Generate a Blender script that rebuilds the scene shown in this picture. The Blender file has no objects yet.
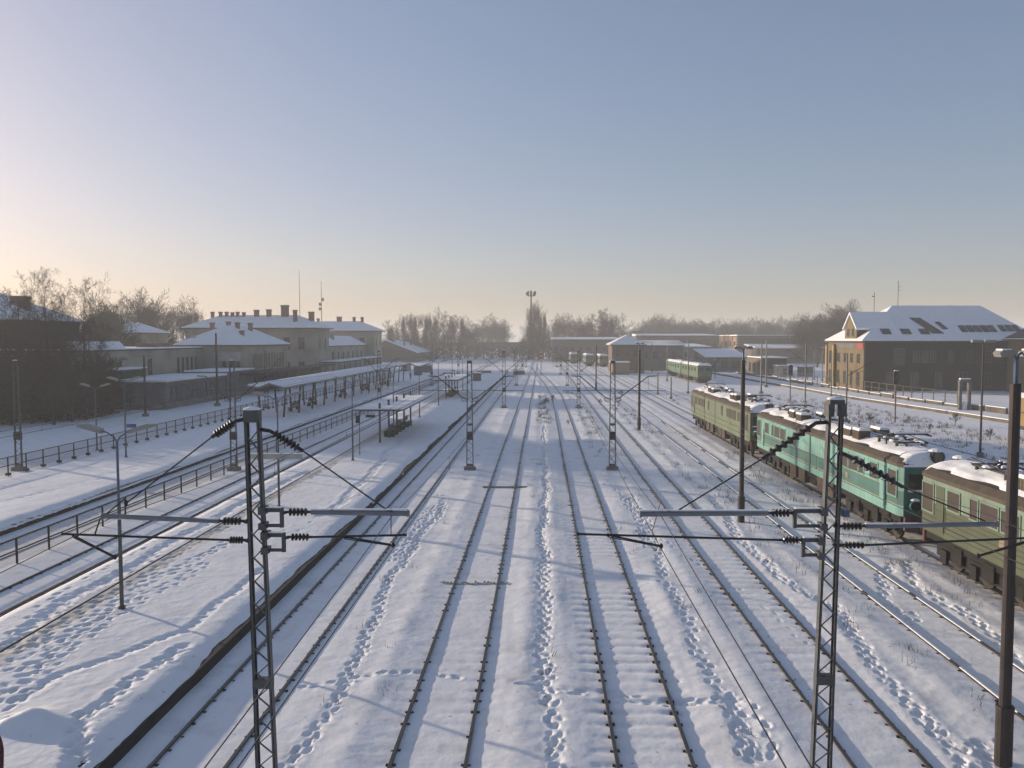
import bpy, math, random
import numpy as np
from mathutils import Vector, Matrix
R = math.radians
random.seed(7); rng = np.random.default_rng(11)
SC = bpy.context.scene
COL = SC.collection
# ------------------------------------------------------------------ camera
F = 800.0; VX = 541.7; HY = 339.0; CH = 8.5
TH = math.atan((384 - HY) / F)
cam_d = bpy.data.cameras.new('camera'); cam = bpy.data.objects.new('camera', cam_d); COL.objects.link(cam)
cam.location = (0, 0, CH); cam.rotation_euler = (math.pi/2 - TH, 0, 0)
cam_d.sensor_width = 36; cam_d.lens = F/1024*36; cam_d.shift_x = (512 - VX)/1024
cam_d.clip_start = .1; cam_d.clip_end = 6000
SC.camera = cam
# ------------------------------------------------------------------ light
SUN_EL = 9.3; SUN_AZ = 58.0          # azimuth: degrees left of the view direction (+Y)
w = bpy.data.worlds.new('World'); SC.world = w; w.use_nodes = True
nt = w.node_tree; nt.nodes.clear()
sky = nt.nodes.new('ShaderNodeTexSky'); sky.sky_type = 'NISHITA'; sky.sun_disc = False
sky.sun_elevation = R(SUN_EL); sky.sun_rotation = R(-SUN_AZ); sky.altitude = 200
sky.air_density = 1.0; sky.dust_density = 1.4; sky.ozone_density = 3.0
bg = nt.nodes.new('ShaderNodeBackground'); bg.inputs[1].default_value = .15
wo = nt.nodes.new('ShaderNodeOutputWorld'); tint = nt.nodes.new('ShaderNodeMix'); tint.data_type = 'RGBA'; tint.blend_type = 'MULTIPLY'; tint.inputs[0].default_value = 1; tint.inputs[7].default_value = (1.20, .97, 1.02, 1)
nt.links.new(sky.outputs[0], tint.inputs[6]); gm = nt.nodes.new('ShaderNodeGamma'); gm.inputs[1].default_value = .60
nt.links.new(tint.outputs[2], gm.inputs[0]); hs = nt.nodes.new('ShaderNodeHueSaturation'); hs.inputs['Saturation'].default_value = 1.15; hs.inputs['Value'].default_value = 1.3
nt.links.new(gm.outputs[0], hs.inputs['Color']); nt.links.new(hs.outputs[0], bg.inputs[0]); nt.links.new(bg.outputs[0], wo.inputs[0])
sl = bpy.data.lights.new('sun', 'SUN'); sl.energy = 5.0; sl.angle = R(.6); sl.color = (1, .83, .64)
so = bpy.data.objects.new('sun', sl); COL.objects.link(so)
sdir = Vector((-math.sin(R(SUN_AZ))*math.cos(R(SUN_EL)), math.cos(R(SUN_AZ))*math.cos(R(SUN_EL)), math.sin(R(SUN_EL))))
so.rotation_euler = sdir.to_track_quat('Z', 'Y').to_euler(); so.location = (-60, 40, 40)
SC.view_settings.view_transform = 'Standard'; SC.view_settings.look = 'None'
SC.view_settings.exposure = 0.34; SC.view_settings.gamma = 1; SC.view_settings.use_curve_mapping = False
SC.cycles.volume_bounces = 1; SC.cycles.max_bounces = 6; SC.cycles.transparent_max_bounces = 12

# ------------------------------------------------------------------ picture geometry helpers
def ray(px, py):
    xc = (px-VX)/F; yc = -(py-384)/F
    return Vector((xc, math.cos(TH)+yc*math.sin(TH), -math.sin(TH)+yc*math.cos(TH)))
def G(px, py, z=0.0):
    d = ray(px, py); t = (z-CH)/d.z; return Vector((d.x*t, d.y*t, z))
def atY(px, py, Y):
    d = ray(px, py); t = Y/d.y; return Vector((d.x*t, Y, CH+d.z*t))
# ------------------------------------------------------------------ materials
MATS = {}
def mat(name, col, rough=.7, var=.15, scale=3.0, bump=0.0, bscale=30.0, metal=0.0, col2=None, spec=.4, stretch=None):
    if name in MATS: return MATS[name]
    m = bpy.data.materials.new(name); m.use_nodes = True; t = m.node_tree; b = t.nodes['Principled BSDF']
    b.inputs['Roughness'].default_value = rough; b.inputs['Metallic'].default_value = metal
    b.inputs['Specular IOR Level'].default_value = spec
    tc = t.nodes.new('ShaderNodeTexCoord'); mp = t.nodes.new('ShaderNodeMapping')
    if stretch: mp.inputs['Scale'].default_value = stretch
    t.links.new(tc.outputs['Object'], mp.inputs[0])
    n = t.nodes.new('ShaderNodeTexNoise'); n.inputs['Scale'].default_value = scale; n.inputs['Detail'].default_value = 6
    t.links.new(mp.outputs[0], n.inputs['Vector'])
    r = t.nodes.new('ShaderNodeValToRGB')
    r.color_ramp.elements[0].position = .32; r.color_ramp.elements[1].position = .68
    c2 = col2 if col2 else tuple(min(1, c*(1+var)) for c in col)
    c1 = tuple(c*(1-var) for c in col) if not col2 else col
    r.color_ramp.elements[0].color = (*c1, 1); r.color_ramp.elements[1].color = (*c2, 1)
    t.links.new(n.outputs[0], r.inputs[0]); t.links.new(r.outputs[0], b.inputs['Base Color'])
    if bump:
        n2 = t.nodes.new('ShaderNodeTexNoise'); n2.inputs['Scale'].default_value = bscale; n2.inputs['Detail'].default_value = 5
        t.links.new(tc.outputs['Object'], n2.inputs['Vector'])
        bp = t.nodes.new('ShaderNodeBump'); bp.inputs['Strength'].default_value = 1; bp.inputs['Distance'].default_value = bump
        t.links.new(n2.outputs[0], bp.inputs['Height']); t.links.new(bp.outputs[0], b.inputs['Normal'])
    MATS[name] = m; return m
def brickmat(name, c1, c2, mortar, scale=1.0):
    m = bpy.data.materials.new(name); m.use_nodes = True; t = m.node_tree; b = t.nodes['Principled BSDF']
    b.inputs['Roughness'].default_value = .85
    tc = t.nodes.new('ShaderNodeTexCoord'); mp = t.nodes.new('ShaderNodeMapping'); mp.inputs['Rotation'].default_value = (R(90), 0, 0)
    sep = t.nodes.new('ShaderNodeSeparateXYZ'); t.links.new(tc.outputs['Object'], sep.inputs[0])
    ad = t.nodes.new('ShaderNodeMath'); ad.operation = 'ADD'; t.links.new(sep.outputs[0], ad.inputs[0]); t.links.new(sep.outputs[1], ad.inputs[1])
    cb = t.nodes.new('ShaderNodeCombineXYZ'); t.links.new(ad.outputs[0], cb.inputs[0]); t.links.new(sep.outputs[2], cb.inputs[1])
    br = t.nodes.new('ShaderNodeTexBrick'); br.inputs['Scale'].default_value = scale
    br.inputs['Color1'].default_value = (*c1, 1); br.inputs['Color2'].default_value = (*c2, 1); br.inputs['Mortar'].default_value = (*mortar, 1)
    br.inputs['Brick Width'].default_value = .27; br.inputs['Row Height'].default_value = .085; br.inputs['Mortar Size'].default_value = .012
    t.links.new(cb.outputs[0], br.inputs['Vector'])
    n = t.nodes.new('ShaderNodeTexNoise'); n.inputs['Scale'].default_value = .6; n.inputs['Detail'].default_value = 6; t.links.new(tc.outputs['Object'], n.inputs['Vector'])
    mx = t.nodes.new('ShaderNodeMix'); mx.data_type = 'RGBA'; mx.blend_type = 'MULTIPLY'; mx.inputs[0].default_value = .55
    t.links.new(br.outputs[0], mx.inputs[6]); t.links.new(n.outputs[0], mx.inputs[7]); t.links.new(mx.outputs[2], b.inputs['Base Color'])
    MATS[name] = m; return m
def snowmat(name, bump, scale, dirt):
    m = bpy.data.materials.new(name); m.use_nodes = True; t = m.node_tree; b = t.nodes['Principled BSDF']
    b.inputs['Roughness'].default_value = .75; b.inputs['Specular IOR Level'].default_value = .15
    tc = t.nodes.new('ShaderNodeTexCoord')
    n = t.nodes.new('ShaderNodeTexNoise'); n.inputs['Scale'].default_value = .9; n.inputs['Detail'].default_value = 9; n.inputs['Roughness'].default_value = .62
    t.links.new(tc.outputs['Object'], n.inputs['Vector'])
    r = t.nodes.new('ShaderNodeValToRGB'); e = r.color_ramp.elements
    e[0].position = .28; e[0].color = (.79-dirt, .79-dirt*1.1, .80-dirt*1.2, 1); e[1].position = .5; e[1].color = (.84, .84, .85, 1)
    t.links.new(n.outputs[0], r.inputs[0])
    # small twigs / ballast specks poking through
    v = t.nodes.new('ShaderNodeTexNoise'); v.inputs['Scale'].default_value = 7; v.inputs['Detail'].default_value = 3; t.links.new(tc.outputs['Object'], v.inputs['Vector'])
    r2 = t.nodes.new('ShaderNodeValToRGB'); r2.color_ramp.elements[0].position = .69; r2.color_ramp.elements[1].position = .74
    r2.color_ramp.elements[0].color = (0, 0, 0, 1); r2.color_ramp.elements[1].color = (1, 1, 1, 1); t.links.new(v.outputs[0], r2.inputs[0])
    mx = t.nodes.new('ShaderNodeMix'); mx.data_type = 'RGBA'; t.links.new(r2.outputs[0], mx.inputs[0]); t.links.new(r.outputs[0], mx.inputs[6])
    mx.inputs[7].default_value = (.42, .38, .33, 1); t.links.new(mx.outputs[2], b.inputs['Base Color'])
    n2 = t.nodes.new('ShaderNodeTexNoise'); n2.inputs['Scale'].default_value = scale; n2.inputs['Detail'].default_value = 7; t.links.new(tc.outputs['Object'], n2.inputs['Vector'])
    bp = t.nodes.new('ShaderNodeBump'); bp.inputs['Distance'].default_value = bump; t.links.new(n2.outputs[0], bp.inputs['Height']); t.links.new(bp.outputs[0], b.inputs['Normal'])
    MATS[name] = m; return m
SNOW = snowmat('snow_ground', .022, 2.6, .10)
SNOWP = snowmat('snow_packed', .02, 4.0, .05)
def worn_band(m, x0, x1):      # sandy strip swept clean along the platform
    t = m.node_tree; b = t.nodes['Principled BSDF']; src = b.inputs['Base Color'].links[0].from_socket
    tc = t.nodes.new('ShaderNodeTexCoord'); sp = t.nodes.new('ShaderNodeSeparateXYZ'); t.links.new(tc.outputs['Object'], sp.inputs[0])
    n = t.nodes.new('ShaderNodeTexNoise'); n.inputs['Scale'].default_value = 1.6; n.inputs['Detail'].default_value = 8; t.links.new(tc.outputs['Object'], n.inputs['Vector'])
    s1 = t.nodes.new('ShaderNodeMath'); s1.operation = 'SUBTRACT'; t.links.new(sp.outputs[0], s1.inputs[0]); s1.inputs[1].default_value = (x0+x1)/2
    s2 = t.nodes.new('ShaderNodeMath'); s2.operation = 'ABSOLUTE'; t.links.new(s1.outputs[0], s2.inputs[0])
    s3 = t.nodes.new('ShaderNodeMapRange'); t.links.new(s2.outputs[0], s3.inputs[0]); s3.inputs[1].default_value = (x1-x0)/2; s3.inputs[2].default_value = (x1-x0)/2*.2
    s4 = t.nodes.new('ShaderNodeMath'); s4.operation = 'MULTIPLY'; t.links.new(s3.outputs[0], s4.inputs[0]); t.links.new(n.outputs[0], s4.inputs[1])
    mx = t.nodes.new('ShaderNodeMix'); mx.data_type = 'RGBA'; t.links.new(s4.outputs[0], mx.inputs[0]); t.links.new(src, mx.inputs[6]); mx.inputs[7].default_value = (.36, .30, .22, 1)
    t.links.new(mx.outputs[2], b.inputs['Base Color'])
worn_band(SNOWP, -14.35, -13.2)
SNOWR = snowmat('snow_roof', .04, 3.0, .03)
STEEL = mat('dark_steel', (.03, .028, .028), .5, .3, 4, metal=.3)
GALV = mat('galvanised_grey', (.085, .088, .09), .5, .2, 5, metal=.3)
PIPE = mat('pipe_grey', (.17, .18, .20), .45, .15, 5)
BLACK = mat('black_insulator', (.03, .026, .025), .35, .2, 8)
COPPER = mat('wire_dark', (.018, .015, .014), .5, .1, 8)
RAIL = mat('rail_rust', (.03, .023, .019), .55, .35, 1.5, metal=.3)
RAILT = mat('rail_head', (.065, .063, .062), .45, .25, 2, metal=.4)
WOODK = mat('sleeper_wood', (.10, .085, .07), .9, .3, 6)
CONCP = mat('platform_wall', (.022, .021, .02), .9, .3, 1.2)
CONC = mat('concrete_dark', (.16, .15, .135), .9, .3, 1.2, bump=.01)
CONCL = mat('concrete_light', (.36, .35, .32), .85, .2, 1.5, bump=.01)
STUCCO = mat('beige_stucco', (.30, .28, .225), .9, .22, .35, bump=.01)
STUCCO2 = mat('ochre_stucco', (.32, .295, .23), .9, .22, .3, bump=.01)
GREYW = mat('grey_render', (.13, .13, .13), .9, .22, .5, bump=.01)
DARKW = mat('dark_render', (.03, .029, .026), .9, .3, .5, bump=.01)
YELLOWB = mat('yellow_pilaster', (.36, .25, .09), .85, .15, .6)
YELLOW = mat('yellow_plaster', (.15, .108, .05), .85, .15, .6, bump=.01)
YELLOW_SHADE = mat('shaded_yellow_plaster', (.02, .018, .014), .9, .22, .5, bump=.01)  # yellow plaster with shade put into its colour, for walls off the sun
BRICK = brickmat('red_brick', (.36, .16, .09), (.28, .12, .07), (.30, .26, .22))
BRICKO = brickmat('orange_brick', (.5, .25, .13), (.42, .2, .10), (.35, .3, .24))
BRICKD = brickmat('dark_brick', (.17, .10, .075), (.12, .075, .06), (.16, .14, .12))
ROOFD = mat('roof_dark', (.07, .065, .065), .8, .25, 2)
GLASS = mat('window_glass', (.022, .026, .03), .15, .2, 2, spec=.6)
FRAME = mat('window_frame', (.17, .155, .13), .7, .1, 3)
FRAMED = mat('window_frame_dark', (.10, .09, .08), .7, .1, 3)
BARK = mat('bark', (.04, .033, .027), .95, .3, 3)
TWIG = mat('twig', (.045, .037, .03), .95, .2, 1)
GRASS = mat('dry_grass', (.15, .12, .085), .95, .3, 1)
EVERG = mat('dark_evergreen', (.02, .025, .015), .9, .4, 1)
RED = mat('red_sign', (.30, .03, .02), .5, .05, 2)
BLUE = mat('blue_sign', (.03, .06, .25), .4, .05, 2)
WHITE = mat('white_paint', (.75, .75, .73), .5, .05, 2)
LAMP = mat('lamp_shell', (.26, .25, .23), .45, .1, 4)
BLUEP = mat('blue_grey_paint', (.07, .10, .17), .4, .15, 4)

# ------------------------------------------------------------------ mesh builder
class MB:
    def __init__(s): s.v = []; s.f = []; s.m = []; s.mi = 0
    def add(s, vs, fs):
        o = len(s.v); s.v += [tuple(v) for v in vs]; s.f += [tuple(i+o for i in f) for f in fs]; s.m += [s.mi]*len(fs)
    def mat(s, i): s.mi = i; return s
    def box(s, x0, x1, y0, y1, z0, z1):
        s.add([(x0,y0,z0),(x1,y0,z0),(x1,y1,z0),(x0,y1,z0),(x0,y0,z1),(x1,y0,z1),(x1,y1,z1),(x0,y1,z1)],
              [(0,3,2,1),(4,5,6,7),(0,1,5,4),(1,2,6,5),(2,3,7,6),(3,0,4,7)]); return s
    def beam(s, p, q, w, h=None, up=(0,0,1)):
        h = h or w; p = Vector(p); q = Vector(q); d = (q-p).normalized(); u = Vector(up)
        if abs(d.dot(u)) > .98: u = Vector((0,1,0))
        a = d.cross(u).normalized()*(w/2); b = a.cross(d).normalized()*(h/2)
        vs = [p-a-b, p+a-b, p+a+b, p-a+b, q-a-b, q+a-b, q+a+b, q-a+b]
        s.add(vs, [(0,3,2,1),(4,5,6,7),(0,1,5,4),(1,2,6,5),(2,3,7,6),(3,0,4,7)]); return s
    def tube(s, pts, rs, n=8, cap=True):
        pts = [Vector(p) for p in pts]
        if not isinstance(rs, (list, tuple)): rs = [rs]*len(pts)
        o = []; prev = None
        for i, p in enumerate(pts):
            d = (pts[min(i+1, len(pts)-1)]-pts[max(i-1, 0)]).normalized()
            u = Vector((0,0,1)) if abs(d.z) < .95 else Vector((0,1,0))
            if prev is not None and (u.cross(d)).length > 0:
                a = (prev - d*prev.dot(d)).normalized()
            else: a = d.cross(u).normalized()
            prev = a; b = d.cross(a)
            for k in range(n):
                t = 2*math.pi*k/n; o.append(p+(a*math.cos(t)+b*math.sin(t))*rs[i])
        fs = []
        for i in range(len(pts)-1):
            for k in range(n):
                k2 = (k+1) % n; fs.append((i*n+k, i*n+k2, (i+1)*n+k2, (i+1)*n+k))
        if cap: fs.append(tuple(range(n))[::-1]); fs.append(tuple((len(pts)-1)*n+k for k in range(n)))
        s.add(o, fs); return s
    def lathe(s, p, q, prof, n=10):      # prof: list of (t along, r)
        p = Vector(p); q = Vector(q); s.tube([p+(q-p)*t for t, r in prof], [r for t, r in prof], n); return s
    def ball(s, c, rx, ry, rz, n=8, m=6, zmin=-1):
        vs = []; fs = []
        for j in range(m+1):
            ph = math.pi*j/m
            for i in range(n):
                t = 2*math.pi*i/n; vs.append((c[0]+rx*math.sin(ph)*math.cos(t), c[1]+ry*math.sin(ph)*math.sin(t), c[2]+rz*max(zmin, math.cos(ph))))
        for j in range(m):
            for i in range(n): fs.append((j*n+i, (j+1)*n+i, (j+1)*n+(i+1)%n, j*n+(i+1)%n))
        s.add(vs, fs); return s
    def prism(s, prof, axis, a, b):      # prof = 2D closed polygon; axis 'x','y','z'
        n = len(prof)
        def P3(u, v, w_): return {'x': (w_, u, v), 'y': (u, w_, v), 'z': (u, v, w_)}[axis]
        vs = [P3(u, v, a) for u, v in prof]+[P3(u, v, b) for u, v in prof]
        fs = [tuple(range(n))[::-1], tuple(range(n, 2*n))]+[(i, (i+1)%n, n+(i+1)%n, n+i) for i in range(n)]
        s.add(vs, fs); return s
    def build(s, name, mats, parent=None, smooth=False):
        me = bpy.data.meshes.new(name); me.from_pydata(s.v, [], s.f)
        if not isinstance(mats, (list, tuple)): mats = [mats]
        for m in mats: me.materials.append(m)
        if len(mats) > 1: me.polygons.foreach_set('material_index', s.m)
        if smooth: me.polygons.foreach_set('use_smooth', [True]*len(s.f))
        me.update()
        o = bpy.data.objects.new(name, me); COL.objects.link(o)
        if parent: o.parent = parent
        return o
def tag(o, label, cat, group=None):
    o['label'] = label; o['category'] = cat
    if group: o['group'] = group
    return o
def thing(name, label, cat, loc=(0,0,0), rz=0, group=None):
    o = bpy.data.objects.new(name, None); COL.objects.link(o); o.location = loc; o.rotation_euler = (0,0,rz); o.empty_display_size = .3
    return tag(o, label, cat, group)
def struct(o): o['kind'] = 'structure'; return o
def dup(src, loc, rz=0, label=None, sc=None):
    def cp(o, par):
        c = o.copy(); COL.objects.link(c)
        if par: c.parent = par
        for ch in KIDS.get(o.name, []): cp(ch, c)
        return c
    KIDS = {}
    for o in src.children_recursive: KIDS.setdefault(o.parent.name, []).append(o)
    r = cp(src, None); r.location = loc; r.rotation_euler = (0,0,rz)
    if label: r['label'] = label
    if sc: r.scale = sc
    return r
ORD = ['first','second','third','fourth','fifth','sixth','seventh','eighth','ninth','tenth','eleventh','twelfth','thirteenth','fourteenth','fifteenth','sixteenth','seventeenth','eighteenth','nineteenth','twentieth']
def nth(i):
    if i < 20: return ORD[i]
    tens = ['twenty','thirty','forty','fifty','sixty','seventy','eighty','ninety'][(i+1)//10-2]
    u = (i+1) % 10
    return tens+'-'+ORD[u-1] if u else {'twenty':'twentieth','thirty':'thirtieth','forty':'fortieth','fifty':'fiftieth','sixty':'sixtieth','seventy':'seventieth','eighty':'eightieth'}[tens]

# ------------------------------------------------------------------ height fields
def vnoise(X, Y, cell, seed):
    r = np.random.default_rng(seed); g = r.random((256, 256))
    u = X/cell+1000; v = Y/cell+1000; i = np.floor(u).astype(int); j = np.floor(v).astype(int); a = u-i; b = v-j
    a = a*a*(3-2*a); b = b*b*(3-2*b)
    i0, i1, j0, j1 = i % 256, (i+1) % 256, j % 256, (j+1) % 256
    return (g[i0, j0]*(1-a)+g[i1, j0]*a)*(1-b)+(g[i0, j1]*(1-a)+g[i1, j1]*a)*b - .5
def mesh_grid(name, xs, ys, Z, m, parent=None):
    X, Y = np.meshgrid(xs, ys); return mesh_grid2(name, X, Y, Z, m, parent)
def mesh_grid2(name, X, Y, Z, m, parent=None):
    ny, nx = X.shape; co = np.stack([X, Y, Z], -1).reshape(-1, 3).astype(np.float32)
    idx = np.arange(nx*ny).reshape(ny, nx)
    q = np.stack([idx[:-1, :-1], idx[:-1, 1:], idx[1:, 1:], idx[1:, :-1]], -1).reshape(-1)
    me = bpy.data.meshes.new(name); me.vertices.add(len(co)); me.vertices.foreach_set('co', co.ravel())
    nf = len(q)//4; me.loops.add(len(q)); me.loops.foreach_set('vertex_index', q.astype(np.int32))
    me.polygons.add(nf); me.polygons.foreach_set('loop_start', np.arange(0, nf*4, 4, dtype=np.int32)); me.polygons.foreach_set('loop_total', np.full(nf, 4, np.int32))
    me.polygons.foreach_set('use_smooth', np.ones(nf, bool)); me.materials.append(m); me.update(calc_edges=True); me.validate()
    o = bpy.data.objects.new(name, me); COL.objects.link(o)
    if parent: o.parent = parent
    return o
def resample(pts, step):
    out = []
    for (a, b) in zip(pts[:-1], pts[1:]):
        n = max(1, int((b-a).length/step))
        for k in range(n): out.append(a+(b-a)*(k/n))
    out.append(pts[-1]); return out
def trail(X, Y, Z, pix, z=0, lanes=1, spread=.12, depth=.09, step=.33, trough=.03, tw=.25, xs=None, ys=None, wander=.08, skip=0.0):
    pts = resample([G(px, py, z) for px, py in pix], step)
    ax = X[0]; ay = Y[:, 0]
    def stamp(cx, cy, rx, ry, ang, dp, rim=.22):
        R_ = 2.6*max(rx, ry)
        i0, i1 = np.searchsorted(ax, cx-R_), np.searchsorted(ax, cx+R_); j0, j1 = np.searchsorted(ay, cy-R_), np.searchsorted(ay, cy+R_)
        if i1 <= i0 or j1 <= j0: return
        dx = X[j0:j1, i0:i1]-cx; dy = Y[j0:j1, i0:i1]-cy
        u = dx*math.cos(ang)+dy*math.sin(ang); v = -dx*math.sin(ang)+dy*math.cos(ang)
        q = (u/rx)**2+(v/ry)**2
        Z[j0:j1, i0:i1] += -dp*np.exp(-q**2)+rim*dp*np.exp(-(np.sqrt(q)-1.45)**2*9)
    ph = [random.random()*6 for _ in range(4)]; s = 0
    for k in range(len(pts)-1):
        d = (pts[k+1]-pts[k]); s += d.length
        if d.length < 1e-5: continue
        d.normalize(); nrm = Vector((-d.y, d.x, 0)); ang = math.atan2(d.y, d.x)-math.pi/2
        wob = wander*math.sin(s*.9+ph[0])+wander*.6*math.sin(s*2.3+ph[1])
        if trough: stamp(pts[k].x+nrm.x*wob, pts[k].y+nrm.y*wob, tw, tw, 0, trough*.55, .15)
        for L in range(lanes):
            if random.random() < skip: continue
            off = (L-(lanes-1)/2)*spread*1.7+wob+random.uniform(-.03, .03)+(.05 if (k+L) % 2 else -.05)
            p = pts[k]+nrm*off+d*random.uniform(-.1, .1)
            stamp(p.x, p.y, .06*random.uniform(.8, 1.25), .13*random.uniform(.8, 1.3), ang+random.uniform(-.4, .4), depth*.8*random.uniform(.4, 1.25))
def axis(lo, hi, dense_lo, dense_hi, dx, grow=1.25, mx=60):
    a = list(np.arange(dense_lo, dense_hi, dx)); s = dx; x = a[-1]
    while x < hi: s = min(s*grow, mx); x += s; a.append(x)
    s = dx; x = a[0]; b = []
    while x > lo: s = min(s*grow, mx); x -= s; b.append(x)
    return np.array(b[::-1]+a)
def yaxis(lo, hi, y0, fac=.85, mn=.05, mx=60):
    a = []; y = y0
    while y < hi: a.append(y); y += min(mx, max(mn, y*y/6800*fac))
    b = []; y = y0; s = .3
    while y > lo: s *= 1.4; y -= s; b.append(y)
    return np.array(b[::-1]+a)
def sstep(a, b, x): t = np.clip((x-a)/(b-a), 0, 1); return t*t*(3-2*t)

# track centrelines
def straight(x): return lambda y: x + 0*y
def curveB(y): 
    t = np.clip((y-105)/150, 0, 1); return 2.27 - 4.54*(t*t*(3-2*t))
def curveC(y):
    t = np.clip((y-200)/150, 0, 1); return 6.95 - 3.5*(t*t*(3-2*t))
TRACKS = [  # centre fn, y0, y1, label, snow top
 (straight(-21.7), -20, 420, 'railway track almost buried in snow between the left platform and the railing', 2),
 (straight(-17.5), -20, 420, 'railway track in snow between the long railing and the island platform', 0),
 (straight(-7.02), -20, 420, 'shaded railway track running right beside the island platform edge', 0),
 (straight(-2.27), -20, 420, 'straight snow covered track left of the widest footprint trail in the middle', 0),
 (curveB, -20, 255, 'track with visible sleepers right of the middle footprint trail, bending left far off', 0),
 (curveC, -20, 420, 'dark railed track passing just left of the tall dark lamp poles', 0),
 (straight(11.55), -20, 420, 'track with white snow topped rails between the lamp poles and the green locomotives', 1),
 (straight(16.0), -20, 420, 'rusty track on which the three nearest green locomotives stand', 0),
 (straight(21.2), 20, 420, 'nearly buried track just beyond the nearest green locomotives', 2),
 (straight(31.0), 20, 420, 'far snowy track carrying the distant pair of green locomotives', 2)]

# ------------------------------------------------------------------ ground
gx = axis(-900, 900, -9.5, 16.0, .05, grow=1.05); gy = yaxis(-60, 2400, 11.5)
X, Y = np.meshgrid(gx, gy)
near = np.exp(-np.clip(Y, 0, None)/160)
Z = .06*vnoise(X, Y, 4.3, 1)+.03*vnoise(X, Y, 1.3, 2)+.014*vnoise(X, Y, .45, 3)+.008*vnoise(X, Y, .2, 4)
Z *= sstep(2400, 100, Y)*.8+.2
SW = .8
for ti, (fn, y0, y1, lab, st) in enumerate(TRACKS):
    d = np.abs(X-fn(Y)); 
    inside = sstep(1.9, 1.2, d)
    Z *= (1-inside*.75)
    Z += -.022*sstep(1.35, .8, d)
    amp = {4: 1.0, 5: .75, 3: .35, 2: .15, 6: .4, 7: .4}.get(ti, .2)
    fr = 2*math.pi/.57
    wav = (.5+.5*np.sin(Y*fr))**2
    prox = np.exp(-((d-.73)/.22)**2)
    patch = np.clip(vnoise(X, Y, 2.3, 30+ti)*2.2+.65, 0, 1)*np.clip(vnoise(X, Y, .5, 60+ti)+.8, 0, 1.2)
    Z -= amp*wav*patch*(.022*sstep(1.35, 1.1, d)+.030*prox)*sstep(75, 45, Y)
    Z += (0 if ti in (0, 1, 2) else .03)*np.exp(-((d-1.75)/.35)**2)*(1+vnoise(X, Y, 1.5, 40+ti))
trail(X, Y, Z, [(262,790),(285,768),(325,715),(360,660),(372,620),(385,590),(405,558),(425,530),(440,512),(446,498)], lanes=2, spread=.085, trough=.025, tw=.2, step=.29, depth=.08)
trail(X, Y, Z, [(395,560),(405,545),(425,520),(435,505)], lanes=3, spread=.18, trough=.02, step=.35)
trail(X, Y, Z, [(290,688),(345,680),(420,672),(470,680)], lanes=1, step=.3, depth=.06, trough=.03, tw=.12)
trail(X, Y, Z, [(520,682),(560,690),(598,693)], lanes=1, step=.3, depth=.06)
trail(X, Y, Z, [(610,692),(650,700),(690,700),(735,702),(760,706)], lanes=2, step=.3, depth=.06)
trail(X, Y, Z, [(562,790),(558,768),(550,720),(552,690),(547,660),(541,632),(548,600),(545,560),(542,530),(547,490),(545,460),(544,440),(545,425)], lanes=2, spread=.085, trough=.015, tw=.22, step=.31, depth=.085)
trail(X, Y, Z, [(553,768),(546,720),(543,690),(539,640),(541,600),(541,560),(544,520),(546,480),(543,450)], lanes=1, spread=.1, trough=.02, step=.34, depth=.08)
trail(X, Y, Z, [(655,545),(664,575),(672,595),(688,625),(700,652),(712,675),(728,705),(742,740),(752,775)], lanes=2, spread=.1, trough=.02, step=.4, depth=.07)
trail(X, Y, Z, [(738,700),(752,735),(760,768)], lanes=3, spread=.2, trough=.02, step=.35)
trail(X, Y, Z, [(628,495),(640,515),(646,530),(655,550)], lanes=3, spread=.15, trough=.02, step=.4)
trail(X, Y, Z, [(712,495),(728,520),(745,545),(770,568),(800,590),(832,605),(852,634),(880,668),(905,700),(935,735),(965,768),(985,790)], lanes=2, spread=.12, trough=.03, step=.33, depth=.09)
trail(X, Y, Z, [(893,565),(878,578),(886,600),(900,612),(912,618),(910,608)], lanes=2, spread=.1, trough=.02, step=.35)
trail(X, Y, Z, [(905,562),(912,585),(938,595),(946,605),(965,612),(985,630),(1000,645),(1024,668)], lanes=2, spread=.1, trough=.03, step=.35)
trail(X, Y, Z, [(995,768),(985,745),(975,738)], lanes=3, spread=.2, trough=.05, step=.35)
trail(X, Y, Z, [(600,470),(640,520),(690,560),(760,600),(850,690)], lanes=1, step=.6, depth=.04, trough=0, skip=.3)
ground = struct(mesh_grid2('ground', X, Y, Z, SNOW))

# ------------------------------------------------------------------ tracks
def snow_rail_mesh(fn, off, y0, y1, cap):
    mb = MB(); 
    ys = [y for y in ([y0, 10]+[12+i*4 for i in range(12)]+[62+i*10 for i in range(30)]+[380, y1]) if y0 <= y <= y1]
    ys = sorted(set(ys)); prof = [(-.065,-.12,0),(-.012,-.05,0),(-.012,.05,0),(-.036,.06,0),(-.036,.10,1),(.036,.10,1),(.036,.06,0),(.012,.05,0),(.012,-.05,0),(.065,-.12,0)]
    vs = []
    for y in ys:
        x = float(fn(np.float64(y)))+off
        for (u, z, _) in prof: vs.append((x+u, y, z))
    n = len(prof)
    for i in range(len(ys)-1):
        for k in range(n-1):
            mb.mat(1 if k == 4 else 0); 
            mb.f.append((i*n+k, i*n+k+1, (i+1)*n+k+1, (i+1)*n+k)); mb.m.append(mb.mi)
    mb.v = vs; mb.mat(0)
    y = max(y0, 11)
    while y < min(70, y1):
        x = float(fn(np.float64(y)))+off
        if random.random() < .7:
            for sgn in (-1, 1): mb.box(x+sgn*.07-.03, x+sgn*.07+.03, y-.03, y+.03, -.07, random.uniform(.03, .062))
        y += .57
    return mb
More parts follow.
